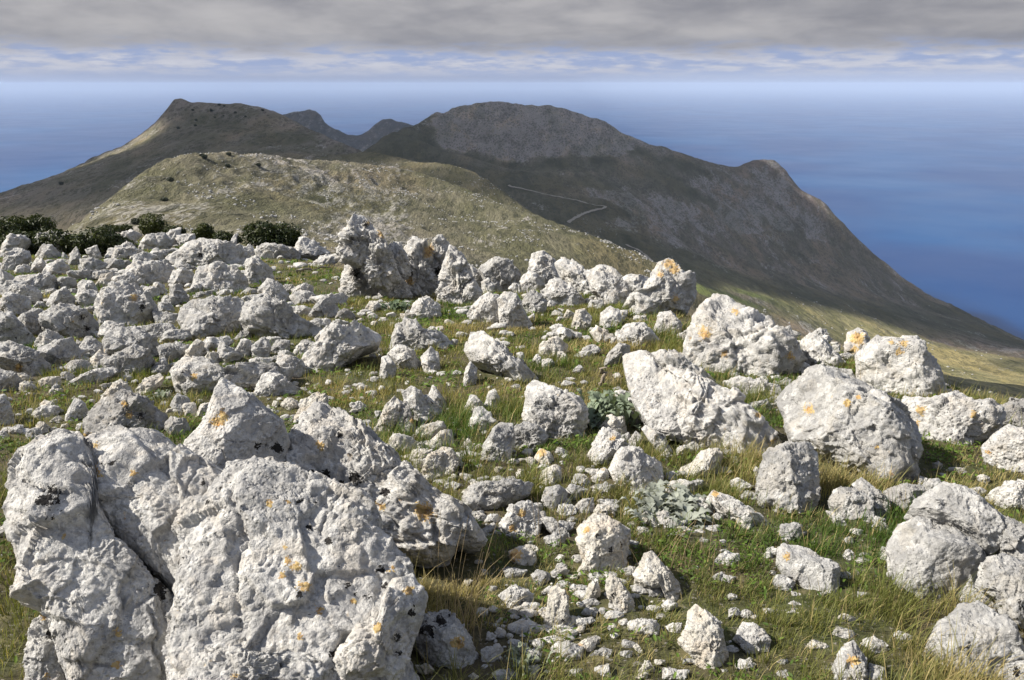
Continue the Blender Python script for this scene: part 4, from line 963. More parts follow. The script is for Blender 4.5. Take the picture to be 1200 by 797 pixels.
GREEN = np.array([.072, .128, .022]); OLIVE = np.array([.165, .175, .050]); STRAW = np.array([.42, .34, .16]); LIME = np.array([.14, .22, .034])
gv, gq, gt, gc = [], [], [], []; off_ = 0
for (r0, r1, dens, nb, wd, three) in ((1.3, 3.2, 480, 18, .0030, True), (3.2, 5.0, 380, 16, .0036, True), (5, 8, 230, 14, .0050, False), (8, 13, 115, 13, .0075, False), (13, 20, 55, 11, .011, False), (20, 42, 20, 10, .017, False)):
    x, y, rad, rs = scatter(r0, r1, dens, int(r1 * 10))
    p = np.stack([x, y, np.zeros_like(x)], -1)
    den = pnoise(p * 1.1 + 3) * .6 + pnoise(p * 3.3 + 8) * .55 + .26
    # the stony left field grows less, the hollow at lower right more
    den += np.where((x > .2) & (rad < 6), .25, 0) - np.where((x < -1.5) & (rad > 5), .10, 0)
    ok = (den > rs.uniform(-.25, .35, len(x))) & ~on_rock(x, y)
    x, y, rad, den, p = x[ok], y[ok], rad[ok], den[ok], p[ok]
    if r0 < 13:
        ed = FOOT.copy(); k_ = 3
        for dx_ in range(-k_, k_ + 1): ed |= np.roll(FOOT, dx_, 0)
        e2 = ed.copy()
        for dy_ in range(-k_, k_ + 1): e2 |= np.roll(ed, dy_, 1)
        e2 &= ~FOOT
        ci, cj = np.nonzero(e2); sel = rs.uniform(size=len(ci)) < (.42 if r0 < 5 else .30); ci, cj = ci[sel], cj[sel]
        ex_ = G_X0 + (ci + rs.uniform(size=len(ci))) * G_CELL; ey_ = G_Y0 + (cj + rs.uniform(size=len(ci))) * G_CELL; er_ = np.hypot(ex_, ey_)
        k2 = (er_ >= r0) & (er_ < r1) & (np.abs(np.arctan2(ex_, ey_)) < .95) & (er_ < np.interp(np.arctan2(ex_, ey_), E_AZ, E_R) + .5)
        k2 &= pnoise(np.stack([ex_, ey_, 0 * ex_], -1) * 1.7 + 3) + .25 > rs.uniform(-.3, .5, len(ex_))
        x, y, rad = np.concatenate([x, ex_[k2]]), np.concatenate([y, ey_[k2]]), np.concatenate([rad, er_[k2]])
        p = np.stack([x, y, np.zeros_like(x)], -1)
    n = len(x)
    lush = smooth(-.3, .45, pnoise(p * .7 + 21)); dry = smooth(.0, .6, pnoise(p * .9 + 55) + .12 * rs.normal(size=n))
    tall = (.050 + .095 * smooth(-.2, .6, pnoise(p * .8 + 77) + .25 * rs.normal(size=n))) * rs.uniform(.75, 1.3, n)
    tall *= np.where((x < -1.5) & (rad > 4.5), .75, 1.0)
    tb = GREEN * lush[:, None] + OLIVE * (1 - lush[:, None]); tb = tb * (1 - dry[:, None] * .75) + STRAW * (dry[:, None] * .75)
    i = np.repeat(np.arange(n), nb); m = len(i)
    spread = rs.normal(size=(m, 2)) * (.018 + .0035 * rad[i])[:, None]
    bx, by = x[i] + spread[:, 0], y[i] + spread[:, 1]
    bz = surf_z(bx, by) - .006
    ang = np.arctan2(spread[:, 1], spread[:, 0]) + rs.normal(size=m) * .7
    ang = np.where(rs.uniform(size=m) < .15, rs.normal(size=m) * .5 - .3, ang)       # the wind lays some over to the right
    h = tall[i] * rs.uniform(.45, 1.25, m); bend = np.clip(rs.normal(.55, .25, m), .05, 1.05)
    tint = tb[i] * rs.uniform(.6, 1.4, (m, 1)); st = rs.uniform(size=m) < (.12 + .35 * dry[i]); tint[st] = STRAW * rs.uniform(.7, 1.25, (st.sum(), 1))
    V, Q_, T_, C_ = blades(np.stack([bx, by, bz], -1), ang, h, wd * rs.uniform(.7, 1.4, m), bend, tint, three)
    gv.append(V); gq.append(Q_ + off_); gt.append(T_ + off_); gc.append(C_); off_ += len(V)
tag(mesh_obj('grass', np.concatenate(gv), [np.concatenate(gq), np.concatenate(gt)], M_GRASS, colors={'tint': np.concatenate(gc)}), 'wind-bent green and straw coloured grass between the rocks', kind='stuff')
print('grass verts', off_, round(time.time() - T_START, 1))


# low broad-leaved herbs hugging the soil
def leaves(pos, nrm_, size, tint, long=1.35):
    """six sided leaves lying across nrm_"""
    n = len(pos); rs = np.random.RandomState(n)
    a = rs.normal(size=(n, 3)); a -= (a * nrm_).sum(1, keepdims=True) * nrm_; a /= np.linalg.norm(a, axis=1, keepdims=True) + 1e-9
    b = np.cross(nrm_, a); s = size[:, None]
    f = [(-1, 0), (-.35, .5), (.45, .42), (1, 0), (.45, -.42), (-.35, -.5)]
    V = np.stack([pos + a * (fx * long * s) + b * (fy * s) + nrm_ * (abs(fy) * .35 * s) for fx, fy in f], 1).reshape(-1, 3)
    o = np.arange(n)[:, None] * 6
    return V, np.concatenate([o + np.array([[0, 1, 2, 3]]), o + np.array([[0, 3, 4, 5]])]), np.repeat(tint, 6, axis=0)
hv_, hq_, hc_ = [], [], []; off_ = 0
for (r0, r1, dens, sz) in ((1.3, 3.5, 3000, .0085), (3.5, 6, 1300, .012), (6, 12, 380, .019), (12, 34, 60, .038)):
    x, y, rad, rs = scatter(r0, r1, dens, int(r1 * 10) + 3)
    p = np.stack([x, y, np.zeros_like(x)], -1)
    den = pnoise(p * 1.4 + 91) * .8 + pnoise(p * 4.5 + 5) * .4
    ok = (den > rs.uniform(-.1, .35, len(x))) & ~on_rock(x, y)
    x, y, rad = x[ok], y[ok], rad[ok]; n = len(x)
    nn = rs.normal(size=(n, 3)) * .45 + np.array([0, 0, 1]); nn /= np.linalg.norm(nn, axis=1, keepdims=True)
    pos = np.stack([x, y, surf_z(x, y) + rs.uniform(.004, .05, n)], -1)
    tint = (GREEN * .9 + (LIME - GREEN) * rs.uniform(0, 1, (n, 1))) * rs.uniform(.75, 1.25, (n, 1))
    V, Q_, C_ = leaves(pos, nn, sz * rs.uniform(.5, 1.4, n), tint)
    hv_.append(V); hq_.append(Q_ + off_); hc_.append(C_); off_ += len(V)
tag(mesh_obj('ground_herbs', np.concatenate(hv_), np.concatenate(hq_), M_HERB, colors={'tint': np.concatenate(hc_)}), 'low green broad-leaved herbs and clover in the turf', kind='stuff')

# gravel: loose chips too small and too many to count
def lumps(name, pts, size, sub, mat, label, seed, flat=.65, sink=.25, amp=.28):
    rs = np.random.RandomState(seed); V0, F0 = ico(sub); n = len(pts)
    R3 = np.linalg.qr(rs.normal(size=(n, 3, 3)))[0]
    base = []
    for k in range(8):
        b = V0 * (1 + amp * fbm(V0 * 1.2 + 31 * k, 2))[:, None]
        for j in range(6):
            nn = rs.normal(size=3); nn /= np.linalg.norm(nn); pr = b @ nn; b = b - np.maximum(pr - pr.max() * .72, 0)[:, None] * nn
        base.append(b)
    base = np.array(base)[rs.randint(8, size=n)]
    sc = size[:, None] * np.stack([rs.uniform(.8, 1.5, n), rs.uniform(.7, 1.1, n), np.full(n, 1.0)], -1)
    V = np.einsum('nij,nvj->nvi', R3, base) * sc[:, None, :]
    V[:, :, 2] *= flat; V += pts[:, None, :]; V[:, :, 2] += (size * flat * (1 - 2 * sink))[:, None]
    Fs = (F0[None] + (np.arange(n) * len(V0))[:, None, None]).reshape(-1, 3)
    return tag(mesh_obj(name, V.reshape(-1, 3), Fs, mat, shade_smooth=False), label, kind='stuff')
px_, py_, ps_ = [], [], []
for (r0, r1, dens, s0, s1) in ((1.3, 4, 95, .006, .030), (4, 8, 40, .010, .048), (8, 16, 14, .02, .085), (16, 38, 2.6, .05, .16)):
    x, y, rad, rs = scatter(r0, r1, dens, int(r1 * 10) + 7)
    p = np.stack([x, y, np.zeros_like(x)], -1)
    ok = pnoise(p * 1.3 + 12) + np.where((x < 0) & (rad > 6), .25, 0) > rs.uniform(-.2, .5, len(x))
    px_.append(x[ok]); py_.append(y[ok]); ps_.append(s0 + (s1 - s0) * rs.uniform(size=ok.sum()) ** 2.2)
# the rubble pile and the clean gravel in the lower centre
for (u, v, su, sv, n) in ((500, 520, 45, 22, 150), (560, 540, 40, 18, 70), (625, 735, 30, 22, 120), (700, 690, 25, 25, 50), (330, 480, 30, 15, 60)):
    rs = np.random.RandomState(int(u))
    for k in range(n):
        g = ground_hit(u + rs.normal() * su, v + rs.normal() * sv); px_.append(g[:1]); py_.append(g[1:2]); ps_.append(np.array([.006 + .028 * rs.uniform() ** 2]))
px_, py_, ps_ = map(np.concatenate, (px_, py_, ps_))
lumps('gravel', np.stack([px_, py_, surf_z(px_, py_)], -1), ps_, 1, M_ROCK['w'], 'loose pale limestone chips scattered through the grass', 5)
print('gravel', len(px_), round(time.time() - T_START, 1))

# scattered outcrops on the far hillsides
rs = np.random.RandomState(44); hx, hy, hs = [], [], []
for (u0, u1, r0, r1, n, s0, s1) in ((40, 800, 190, 620, 30000, .12, .6), (380, 760, 250, 900, 8000, .2, .7), (1120, 1230, 330, 560, 420, .4, 1.6), (900, 1200, 900, 1500, 900, .5, 1.6)):
    u = rs.uniform(u0, u1, n); rad = np.sqrt(rs.uniform(r0 ** 2, r1 ** 2, n)); d = ray(u, np.full(n, 300.0)); h = np.hypot(d[:, 0], d[:, 1])
    x, y = d[:, 0] / h * rad, d[:, 1] / h * rad
    p = np.stack([x, y, np.zeros(n)], -1)
    ok = pnoise(p / 45) * .8 + pnoise(p / 14 + 4) * .7 > rs.uniform(.1, .6, n)
    hx.append(x[ok]); hy.append(y[ok]); hs.append(s0 + (s1 - s0) * rs.uniform(size=ok.sum()) ** 2.5)
hx, hy, hs = map(np.concatenate, (hx, hy, hs))
lumps('hillside_rocks', np.stack([hx, hy, far_z(hx, hy)], -1), hs, 1, M_ROCK['g'], 'pale outcrops strewn over the far hillsides', 6, flat=.9, sink=.3)
print('outcrops', len(hx), round(time.time() - T_START, 1))


# ------------------------------------------------------------------ evergreen bushes at the far rim of the summit
def bush(name, label, blobs, group=None, leaf=.045, tone=0.0, seed=0, dens=1.0, root_v=None):
    """blobs: (u, v, half width px, half height px); stands on the ground below the lowest one"""
    rs = np.random.RandomState(seed)
    ub = np.mean([b[0] for b in blobs]); vb = root_v or max(b[1] + b[3] for b in blobs)
    d = ray(ub, vb); a = math.atan2(d[0], d[1]); R_ = min(CAM[2] / max(-(d[2] + SLOPE * d[1]), .02) * math.hypot(d[0], d[1]), np.interp(a, E_AZ, E_R) + 1.5)
    gx_, gy_ = math.sin(a) * R_, math.cos(a) * R_; gz_ = surf_z(np.array([gx_]), np.array([gy_]))[0]
    root = empty(name, (gx_, gy_, gz_)); tag(root, label, 'bush', group)
    px = R_ / F * 1.03
    P_, N_, S_ = [], [], []
    lv, lf, lo = [], [], 0
    for k, (u, v, hw, hh) in enumerate(blobs):
        dd = ray(u, v); c = CAM + dd * (R_ / math.hypot(dd[0], dd[1])) - np.array([gx_, gy_, gz_])
        rx, rz = hw * px, hh * px; ry = .8 * rx
        n = int(5200 * dens * max(rx * rz, .12))
        q = rs.normal(size=(n, 3)); q /= np.linalg.norm(q, axis=1, keepdims=True)
        lump = 1 + .26 * fbm(q * 2.2 + 13 * (k + seed), 3)
        rad = (rs.uniform(size=n) ** .30) * lump
        P_.append(c + q * rad[:, None] * np.array([rx, ry, rz])); N_.append(q); S_.append(np.full(n, leaf))
        # twigs from the root into this lobe
        for j in range(5):
            e = c + rs.normal(size=3) * np.array([rx, ry, rz]) * .4
            m0 = np.array([rs.normal() * .08, rs.normal() * .08, -.05]); mid = (m0 + e) / 2 + rs.normal(size=3) * .08
            pts = [m0, mid, e]; rr_ = [.035, .022, .008]
            for i_, (pp, r_) in enumerate(zip(pts, rr_)):
                for s in range(5):
                    an = s * 2 * math.pi / 5; lv.append(pp + np.array([math.cos(an) * r_, math.sin(an) * r_, 0]))
                if i_:
                    for s in range(5):
                        lf.append((lo + (i_ - 1) * 5 + s, lo + (i_ - 1) * 5 + (s + 1) % 5, lo + i_ * 5 + (s + 1) % 5, lo + i_ * 5 + s))
            lo += 15
    P_, N_, S_ = map(np.concatenate, (P_, N_, S_)); n = len(P_)
    ok = P_[:, 2] > -.1; P_, N_, S_ = P_[ok], N_[ok], S_[ok]; n = len(P_)
    nn = N_ * .6 + rs.normal(size=(n, 3)) * .6 + np.array([0, 0, .3]); nn /= np.linalg.norm(nn, axis=1, keepdims=True)
    dark = np.array([.022, .034, .012]); light = np.array([.055, .068, .018])
    m = np.clip(.5 + .9 * pnoise(P_ * 2.3 + seed) + rs.normal(size=n) * .25 + tone, 0, 1.4)[:, None]
    V, Q_, C_ = leaves(P_, nn, S_ * rs.uniform(.6, 1.3, n), (dark + (light - dark) * m))
    mesh_obj('foliage', V, Q_, M_BUSH, root, colors={'tint': C_})
    mesh_obj('branches', np.array(lv), np.array(lf), M_WOOD, root)
    return root
G_B = 'dark bushes along the far rim'
bush('bush', 'leftmost dark bush, tall and cut by the left edge of the view', [(18, 266, 20, 11), (44, 263, 17, 9), (30, 274, 24, 10), (8, 280, 14, 10)], G_B, seed=1, tone=.1, root_v=292)
bush('bush', 'low dark bush right in front of the leftmost tall one', [(22, 284, 20, 11), (42, 281, 14, 8), (4, 291, 8, 7)], G_B, seed=2, tone=-.2, root_v=297)
bush('bush', 'flat-topped dark bush between the leftmost bushes and the widest near one', [(66, 282, 21, 11), (52, 288, 12, 8), (80, 288, 10, 8)], G_B, seed=3, root_v=297)
bush('bush', 'wide dark evergreen bush nearest to the camera on the left', [(112, 281, 22, 13), (132, 286, 20, 10), (97, 288, 9, 9), (148, 290, 9, 6)], G_B, seed=4, tone=-.15, root_v=300)
bush('bush', 'scrubby low bush behind the wide near one', [(128, 268, 15, 4), (146, 268, 8, 4)], G_B, seed=5, root_v=275)
bush('bush', 'round olive-green bush like a ball on the rim', [(179, 263, 14, 12), (174, 268, 9, 8)], G_B, seed=6, tone=.75, root_v=277)
bush('bush', 'small dark bush touching the round olive-green one', [(203, 271, 12, 6), (212, 273, 6, 5)], G_B, seed=7, tone=-.1, root_v=279)
bush('bush', 'small upright bush with a pointed top on the rim', [(240, 269, 9, 7), (233, 274, 8, 5), (246, 276, 8, 4)], G_B, seed=8, tone=.5, root_v=281)
bush('bush', 'low dark bush left of the big round-backed one', [(262, 278, 13, 6), (275, 281, 8, 4)], G_B, seed=9, tone=-.1, root_v=286)
bush('bush', 'big round-backed dark bush, rightmost on the rim', [(306, 272, 21, 12), (330, 274, 22, 12), (317, 280, 30, 11), (344, 281, 9, 8)], G_B, seed=10, tone=-.25, root_v=293)


# silvery thistles with lobed leaves
def thistle(name, label, u, v, wpx, hpx, n_l, tone, seed, cat='plant'):
    rs = np.random.RandomState(seed); g = ground_hit(u, v); dist = np.linalg.norm(g - CAM); px = dist / F
    W_, H_ = wpx * px / 2, hpx * px
    V, Fq, C = [], [], []; o_ = 0
    for k in range(n_l):
        a = rs.uniform(0, 2 * math.pi); L = W_ * rs.uniform(.35, .75); rise = rs.uniform(.15, 1.0)
        b0 = np.array([rs.normal() * W_ * .38, rs.normal() * W_ * .38, 0.0])
        dx = np.array([math.cos(a), math.sin(a), 0]); sx = np.array([-math.sin(a), math.cos(a), 0])
        col = np.array(tone) * rs.uniform(.75, 1.25)
        nseg = 9
        for i in range(nseg + 1):
            t_ = i / nseg; c = b0 + dx * L * t_ + np.array([0, 0, H_ * rise * math.sin(t_ * 2.2) * .8 + .01])
            wd = L * .17 * math.sin(math.pi * min(t_ * .9 + .1, 1)) * (1.35 if i % 2 else .45)
            V += [c - sx * wd + np.array([0, 0, wd * .4]), c, c + sx * wd + np.array([0, 0, wd * .4])]; C += [col * .9, col * 1.1, col * .9]
            if i:
                b = o_ + i * 3
                Fq += [(b - 3, b - 2, b + 1, b), (b - 2, b - 1, b + 2, b + 1)]
        o_ += (nseg + 1) * 3
    ob = mesh_obj(name, np.array(V), np.array(Fq), M_SILVER, colors={'tint': np.array(C)})
    ob.location = g; return tag(ob, label, cat)
thistle('thistle', 'grey-green thistle with jagged leaves between the overhanging rock and the great slab', 712, 497, 78, 42, 130, (.17, .21, .145), 1)
thistle('thistle', 'silvery felted thistle spreading in the grass below the rounded white rock', 782, 606, 88, 26, 150, (.27, .29, .25), 2)
thistle('thistle', 'dull green thistle in the grass at the foot of the tall crag', 466, 364, 34, 14, 70, (.11, .15, .09), 7)
thistle('thistle', 'small pale-leaved plant in the bottom grass beside the gravel', 612, 785, 50, 26, 45, (.20, .23, .17), 4)
thistle('thistle', 'grey-leaved plant left of the dotted ledge near the leaning cream wedge', 187, 470, 30, 12, 30, (.17, .20, .14), 5)

# clumps of tall dead stalks
def stalks(name, label, u, v, n, hpx, spread, seed, mat=None, cat='dry grass', lean=.5):
    rs = np.random.RandomState(seed); g = ground_hit(u, v); px = np.linalg.norm(g - CAM) / F
    V, Fq = [], []; o_ = 0
    for k in range(n):
        b = np.array([rs.normal() * spread, rs.normal() * spread, -.01]); a = rs.uniform(0, 6.28); h = hpx * px * rs.uniform(.5, 1.1); bd = rs.uniform(.1, lean)
        w0 = .0016
        for i in range(6):
            t_ = i / 5; c = b + np.array([math.cos(a) * bd * h * t_ ** 1.6, math.sin(a) * bd * h * t_ ** 1.6, h * t_ * (1 - .25 * bd * t_)]); r_ = w0 * (1 - .6 * t_)
            for s in range(3):
                V.append(c + np.array([math.cos(s * 2.094) * r_, math.sin(s * 2.094) * r_, 0]))
            if i:
                for s in range(3): Fq.append((o_ + (i - 1) * 3 + s, o_ + (i - 1) * 3 + (s + 1) % 3, o_ + i * 3 + (s + 1) % 3, o_ + i * 3 + s))
        o_ += 18
    ob = mesh_obj(name, np.array(V), np.array(Fq), mat or M_STRAW); ob.location = g
    return tag(ob, label, cat)
stalks('dry_grass', 'clump of tall straw stalks right of the great cracked boulder', 538, 742, 26, 125, .05, 1)
stalks('dry_grass', 'thin straw stalks among the grass by the two upper white fins', 455, 430, 8, 60, .06, 2)
stalks('dry_grass', 'loose straw stalks beside the tooth-shaped white rock', 668, 640, 9, 80, .09, 3)
stalks('dry_grass', 'bleached grass stalks behind the deep-runnelled white rock', 790, 660, 22, 62, .10, 4)
stalks('dry_grass', 'few straw stalks standing on the skyline right of the crag', 548, 300, 4, 40, .08, 5, lean=.25)
stalks('dry_grass', 'single dead stems rising left of the cliff-like rock', 812, 432, 3, 62, .03, 6, lean=.3)
stalks('dry_grass', 'dead stems before the pale right skyline boulder', 1010, 455, 4, 50, .04, 7, lean=.5)

# a bleached branch lying in the hollow, and a short dead stake
def branch(name, label, a, b, r0, r1, cat, seed, lift=.05):
    rs = np.random.RandomState(seed); A_ = ground_hit(*a); B_ = ground_hit(*b) if isinstance(b, tuple) else A_ + np.array(b)
    V, Fq = [], []; n = 12
    for i in range(n + 1):
        t_ = i / n; c = (B_ - A_) * t_ + np.array([0, 0, lift]) + rs.normal(size=3) * r0 * .7; r_ = r0 + (r1 - r0) * t_
        for s in range(6): V.append(c + np.array([0, math.cos(s * 1.047) * r_, math.sin(s * 1.047) * r_]) if isinstance(b, tuple) else c + np.array([math.cos(s * 1.047) * r_, math.sin(s * 1.047) * r_, 0]))
        if i:
            for s in range(6): Fq.append(((i - 1) * 6 + s, (i - 1) * 6 + (s + 1) % 6, i * 6 + (s + 1) % 6, i * 6 + s))
    V.append(np.array(V[:6]).mean(0)); V.append(np.array(V[n * 6:n * 6 + 6]).mean(0)); k = (n + 1) * 6
    T3 = [(k, s, (s + 1) % 6) for s in range(6)] + [(k + 1, n * 6 + s, n * 6 + (s + 1) % 6) for s in range(6)]
    ob = mesh_obj(name, np.array(V), [np.array(Fq), np.array(T3)], M_WOOD); ob.location = A_
    return tag(ob, label, cat)
branch('dead_branch', 'bleached dead branch lying in the grassy hollow left of the crag', (345, 321), (394, 314), .032, .018, 'branch', 3)
branch('dead_stake', 'short bleached stake standing before the great pale slab', (704, 452), [.02, 0, .20], .017, .014, 'stake', 4, lift=-.02)

# bushes dotted over the left peak
bp = None
spots = [(226, 130), (248, 131), (257, 124), (263, 126), (230, 142), (252, 139), (262, 137), (288, 139), (229, 148), (268, 182), (240, 186), (237, 184), (267, 196), (303, 196), (72, 217), (209, 152), (308, 131), (276, 133), (200, 213), (193, 236), (160, 262), (247, 129)]
for i, (u, v) in enumerate(spots):
    h = far_hit(u, v, 150, 1600, 900)
    if h is None: continue
    if bp is None:
        rs = np.random.RandomState(5); n = 420
        q = rs.normal(size=(n, 3)); q /= np.linalg.norm(q, axis=1, keepdims=True)
        P_ = q * (rs.uniform(size=n) ** .3 * (1 + .3 * fbm(q * 2, 2)))[:, None] * np.array([1.5, 1.5, 1.1]) + np.array([0, 0, .95])
        nn = q * .6 + rs.normal(size=(n, 3)) * .5; nn /= np.linalg.norm(nn, axis=1, keepdims=True)
        V, Q_, C_ = leaves(P_, nn, np.full(n, .26), np.array([.030, .038, .018]) * rs.uniform(.6, 1.5, (n, 1)))
        bp = mesh_obj('scrub_bush', V, Q_, M_BUSH, colors={'tint': C_}); o = bp
    else:
        o = bp.copy(); COL.objects.link(o)
    k = .9 if h[1] < 600 else rs.uniform(.9, 1.7)
    o.location = h - np.array([0, 0, .2]); o.scale = (k, k, k * rs.uniform(.8, 1.1)); o.rotation_euler = (0, 0, rs.uniform(0, 6))
    tag(o, 'dark dot of a bush on the distant hill and peak slopes', 'bush', 'bushes dotted over the far slopes')
print('plants', round(time.time() - T_START, 1))
# ------------------------------------------------------------------ camera, sun, sky
cam = bpy.data.cameras.new('camera'); cam_o = bpy.data.objects.new('camera', cam); COL.objects.link(cam_o)
cam.sensor_width = 36.0; cam.lens = F / 1200 * 36; cam.clip_start = 0.05; cam.clip_end = 300000
cam_o.location = CAM; cam_o.rotation_euler = (math.pi / 2 - PITCH, 0, 0)
scene.camera = cam_o

sun = bpy.data.lights.new('sun', 'SUN'); sun.energy = 4.2; sun.angle = math.radians(0.6); sun.color = (1.0, .93, .82)
sun_o = bpy.data.objects.new('sun', sun); COL.objects.link(sun_o)
sun_o.rotation_euler = Vector(SUN_DIR).to_track_quat('Z', 'Y').to_euler()
sun_o.location = (-40, 5, 60)

w = bpy.data.worlds.new('World'); scene.world = w; w.use_nodes = True
nt = w.node_tree; nt.nodes.clear()
class WT(NT):
    def __init__(self): self.t = nt
t = WT()
gen = t.n('ShaderNodeTexCoord').outputs['Generated']
sky = t.n('ShaderNodeTexSky', sky_type='NISHITA', sun_disc=False, sun_elevation=SUN_EL, sun_rotation=SUN_AZ % (2 * math.pi), altitude=600, air_density=1.0, dust_density=1.0, ozone_density=1.5)
sep = t.n('ShaderNodeSeparateXYZ', i_0=gen)
z = t.math('MAXIMUM', sep.outputs[2], .004)
def plane(zz):
    return t.n('ShaderNodeCombineXYZ', i_0=t.math('DIVIDE', sep.outputs[0], zz), i_1=t.math('DIVIDE', sep.outputs[1], zz)).outputs[0]
pl = plane(t.math('ADD', z, .10))
# broken low cumulus far away: rows seen edge on
rows = t.n('ShaderNodeCombineXYZ', i_0=t.math('MULTIPLY', t.n('ShaderNodeMath', operation='ARCTAN2', i_0=sep.outputs[0], i_1=sep.outputs[1]).outputs[0], 9.0), i_1=t.math('MULTIPLY', z, 52.0)).outputs[0]
nr1 = t.noise(rows, 1.0, 5, .6, .3); nr2 = t.noise(rows, 3.1, 5, .6, .2)
dv = t.n('ShaderNodeCombineXYZ', i_0=t.math('MULTIPLY', t.n('ShaderNodeMath', operation='ARCTAN2', i_0=sep.outputs[0], i_1=sep.outputs[1]).outputs[0], 4.0), i_1=t.math('MULTIPLY', z, 13.0)).outputs[0]
nd1 = t.noise(dv, 1.0, 5, .5, .35); nd2 = t.noise(dv, 3.4, 5, .55, .3)
# bottom edge of the grey deck wanders a little
edge = t.math('ADD', z, t.math('MULTIPLY', t.math('ADD', t.math('SUBTRACT', nr1, .5), t.math('MULTIPLY', t.math('SUBTRACT', nr2, .5), .5)), .034))
deck = t.ramp(edge, .026, .048)
hazeband = t.ramp(t.math('ADD', z, t.math('MULTIPLY', t.math('SUBTRACT', nr1, .5), .008)), .004, .020)
cum = t.math('MULTIPLY', t.ramp(t.math('ADD', t.math('MULTIPLY', nr1, .55), t.math('MULTIPLY', nr2, .45)), .41, .56), hazeband)
# colours below are sky radiance
K = 5.35
low = t.mix(t.ramp(z, .0, .03), (.47 * K, .54 * K, .74 * K), (.34 * K, .42 * K, .64 * K))
c = t.mix(t.math('MULTIPLY', cum, .8), low, t.mix(nr2, (.44 * K, .46 * K, .56 * K), (.80 * K, .79 * K, .82 * K)))
grey = t.mix(t.ramp(t.math('ADD', t.math('MULTIPLY', nd1, .7), t.math('MULTIPLY', nd2, .3)), .32, .66), (.25 * K, .255 * K, .29 * K), (.50 * K, .49 * K, .50 * K))
grey = t.mix(t.math('MULTIPLY', t.math('SUBTRACT', 1.0, t.ramp(edge, .036, .060)), .45), grey, (.24 * K, .26 * K, .33 * K))
c = t.mix(deck, c, grey)
# overhead the deck breaks up and lets the blue through
br = t.ramp(t.math('ADD', nd1, t.math('MULTIPLY', sep.outputs[2], .22)), .60, .74)
high = t.mix(br, t.mix(1.0, grey, (1.35, 1.33, 1.28, 1), 'MULTIPLY'), sky.outputs[0])
c = t.mix(t.ramp(z, .12, .35), c, high)
bg = t.n('ShaderNodeBackground', i_Color=c, i_Strength=0.1)
wo = t.n('ShaderNodeOutputWorld'); t.put(wo.inputs[0], bg.outputs[0])

# ------------------------------------------------------------------ haze: one closed box of thin air
X = 101000.0; zb, zt = SEA - 1.0, 60.0
hv = np.array([(x, y, zz) for x in (-X, X) for y in (-X, X) for zz in (zb, zt)])
hf = np.array([(0, 1, 3, 2), (4, 6, 7, 5), (0, 4, 5, 1), (2, 3, 7, 6), (0, 2, 6, 4), (1, 5, 7, 3)])
t = NT('thin_air')
pv = t.n('ShaderNodeVolumePrincipled'); pv.inputs['Color'].default_value = (.64, .77, .99, 1); pv.inputs['Density'].default_value = 3.9e-5; pv.inputs['Anisotropy'].default_value = 0.0
tag(mesh_obj('haze', hv, hf, t.out(None, pv.outputs[0]), shade_smooth=False), 'thin blue haze over the sea and the mountains', kind='stuff')

# ------------------------------------------------------------------ the broken cloud layer whose shadow lies on the mountains
CLOUD_H = 950.0
def cloud_xy(p):       # where sunlight reaching p crosses the cloud layer
    k = (CLOUD_H - p[2]) / SUN_DIR[2]
    return p[0] + SUN_DIR[0] * k, p[1] + SUN_DIR[1] * k
holes = []            # gaps in the layer: (x, y, radius along x, radius along y, depth)
def gap(p, rx, ry, d=1.0):
    cx_, cy_ = cloud_xy(p); holes.append((cx_, cy_, rx, ry, d))
for u, v, r, rx, ry, d in ((1040, 392, 1300, 190, 150, 1.5), (1130, 435, 1000, 240, 110, 1.5), (1000, 405, 1080, 120, 90, .8), (815, 336, 1010, 90, 50, .9), (880, 345, 1180, 80, 45, .8), (930, 372, 1000, 90, 40, .7), (500, 205, 850, 150, 130, .75), (610, 195, 2100, 110, 100, .3), (965, 245, 2630, 60, 110, .7), (990, 275, 2560, 70, 80, .6), (1075, 335, 2460, 90, 80, .7), (940, 365, 1300, 90, 70, .5),
                     (150, 166, 1215, 45, 60, 1.3), (130, 176, 1200, 45, 60, 1.4), (110, 186, 1178, 50, 60, 1.5), (85, 198, 1155, 50, 55, 1.5), (60, 208, 1128, 50, 55, 1.4), (20, 222, 1090, 45, 50, 1.2), (170, 150, 1250, 35, 50, .8), (660, 205, 1950, 90, 80, .4), (700, 245, 1690, 80, 60, .35)):
    gap(at_range(u, v, r), rx, ry, d)
NX, NY = 180, 260
cxs = np.linspace(-4000, 1400, NX); cys = np.linspace(-350, 8200, NY)
CXX, CYY = np.meshgrid(cxs, cys, indexing='ij'); cx_, cy_ = CXX.ravel(), CYY.ravel()
p3 = np.stack([cx_ / 900, cy_ / 900, np.zeros_like(cx_)], -1)
cov = np.minimum(1.22 + .40 * fbm(p3, 4), 1.0)
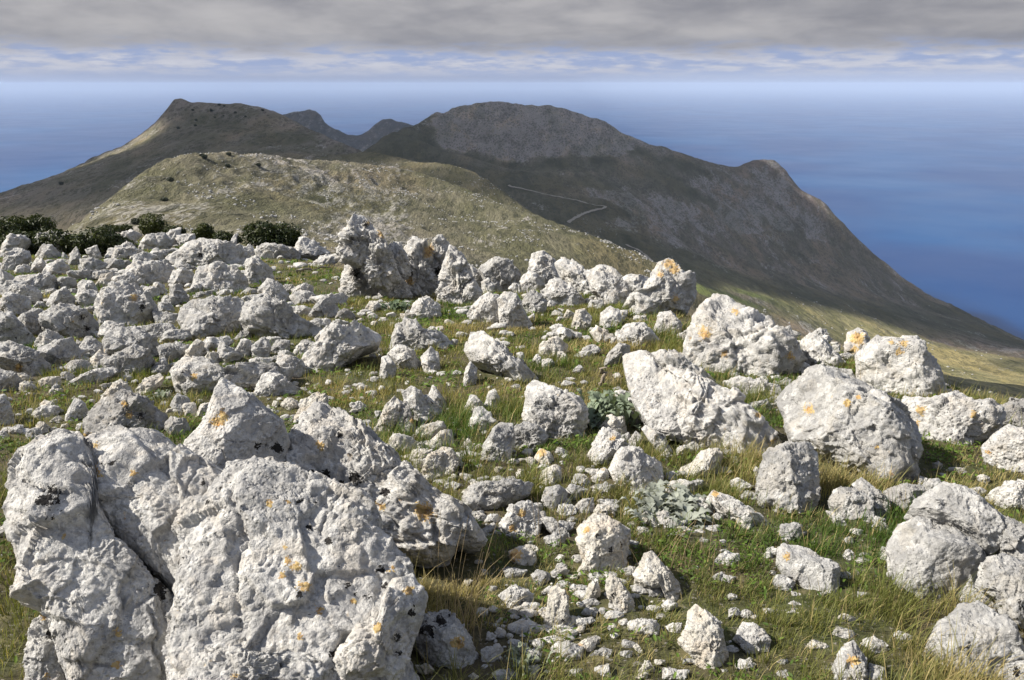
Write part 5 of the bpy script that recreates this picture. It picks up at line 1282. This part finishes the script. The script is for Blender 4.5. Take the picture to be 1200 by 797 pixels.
# the layer ends before the near hill: its edge runs over the saddle
tx = cx_ - SUN_DIR[0] / SUN_DIR[2] * (CLOUD_H + 80); ty = cy_ - SUN_DIR[1] / SUN_DIR[2] * (CLOUD_H + 80)
edge_y = np.interp(tx, [-2500, -700, -300, 0, 130, 250, 450, 700, 1000, 2500], [760, 700, 640, 640, 560, 430, 330, 300, 300, 300])
cov *= smooth(-60, 130, ty - edge_y + 90 * pnoise(p3 * 5))
for hx, hy, rx, ry, d in holes:
    q = ((cx_ - hx) / rx) ** 2 + ((cy_ - hy) / ry) ** 2
    cov -= d * np.exp(-q * 1.1) * (1 + .5 * pnoise(p3 * 9))
cov *= smooth(0, 400, cx_ + 4000) * smooth(0, 600, 8200 - cy_)
sx_, _sy = cloud_xy(np.array([1150., 0, -450.])); cov *= smooth(0, 260, sx_ - cx_ + 50 * pnoise(p3 * 2 + 3))
cov = np.clip(cov, 0, 1)
thick = 20 + 110 * cov * (0.8 + .6 * fbm(p3 * 4 + 9, 3))
zt_ = CLOUD_H + np.maximum(thick, 8); zb_ = CLOUD_H - 0.12 * np.maximum(thick, 8)
ii = np.arange(NX * NY).reshape(NX, NY)
q = np.stack([ii[:-1, :-1], ii[1:, :-1], ii[1:, 1:], ii[:-1, 1:]], -1).reshape(-1, 4)
q = q[cov[q].max(1) > .02]
V = np.concatenate([np.stack([cx_, cy_, zt_], -1), np.stack([cx_, cy_, zb_], -1)])
fs = np.concatenate([q, q[:, ::-1] + NX * NY])
t = NT('cloud_mist')
cv = t.n('ShaderNodeAttribute', attribute_name='cover').outputs['Fac']
mx = t.n('ShaderNodeMixShader', i_0=.5, i_1=t.n('ShaderNodeBsdfDiffuse', i_Color=(.9, .9, .9, 1)).outputs[0], i_2=t.n('ShaderNodeBsdfTranslucent', i_Color=(.9, .9, .9, 1)).outputs[0])
mo = t.n('ShaderNodeMixShader', i_0=cv, i_1=t.n('ShaderNodeBsdfTransparent').outputs[0], i_2=mx.outputs[0])
used, inv = np.unique(fs.ravel(), return_inverse=True)
tag(mesh_obj('clouds', V[used], inv.reshape(-1, 4), t.out(mo.outputs[0]), attrs={'cover': np.tile(cov, 2)[used]}), 'broken grey cloud layer shading the mountains', kind='structure')

# ------------------------------------------------------------------ render settings
scene.render.engine = 'CYCLES'
cy = scene.cycles
cy.use_denoising = True
try: cy.denoiser = 'OPENIMAGEDENOISE'
except Exception: pass
cy.max_bounces = 6; cy.diffuse_bounces = 2; cy.glossy_bounces = 2; cy.transmission_bounces = 3; cy.volume_bounces = 1; cy.transparent_max_bounces = 8
cy.caustics_reflective = False; cy.caustics_refractive = False
vs = scene.view_settings
vs.view_transform = 'Standard'; vs.look = 'None'; vs.gamma = 1; vs.exposure = 0.9; vs.use_curve_mapping = False
print('done', round(time.time() - T_START, 1))
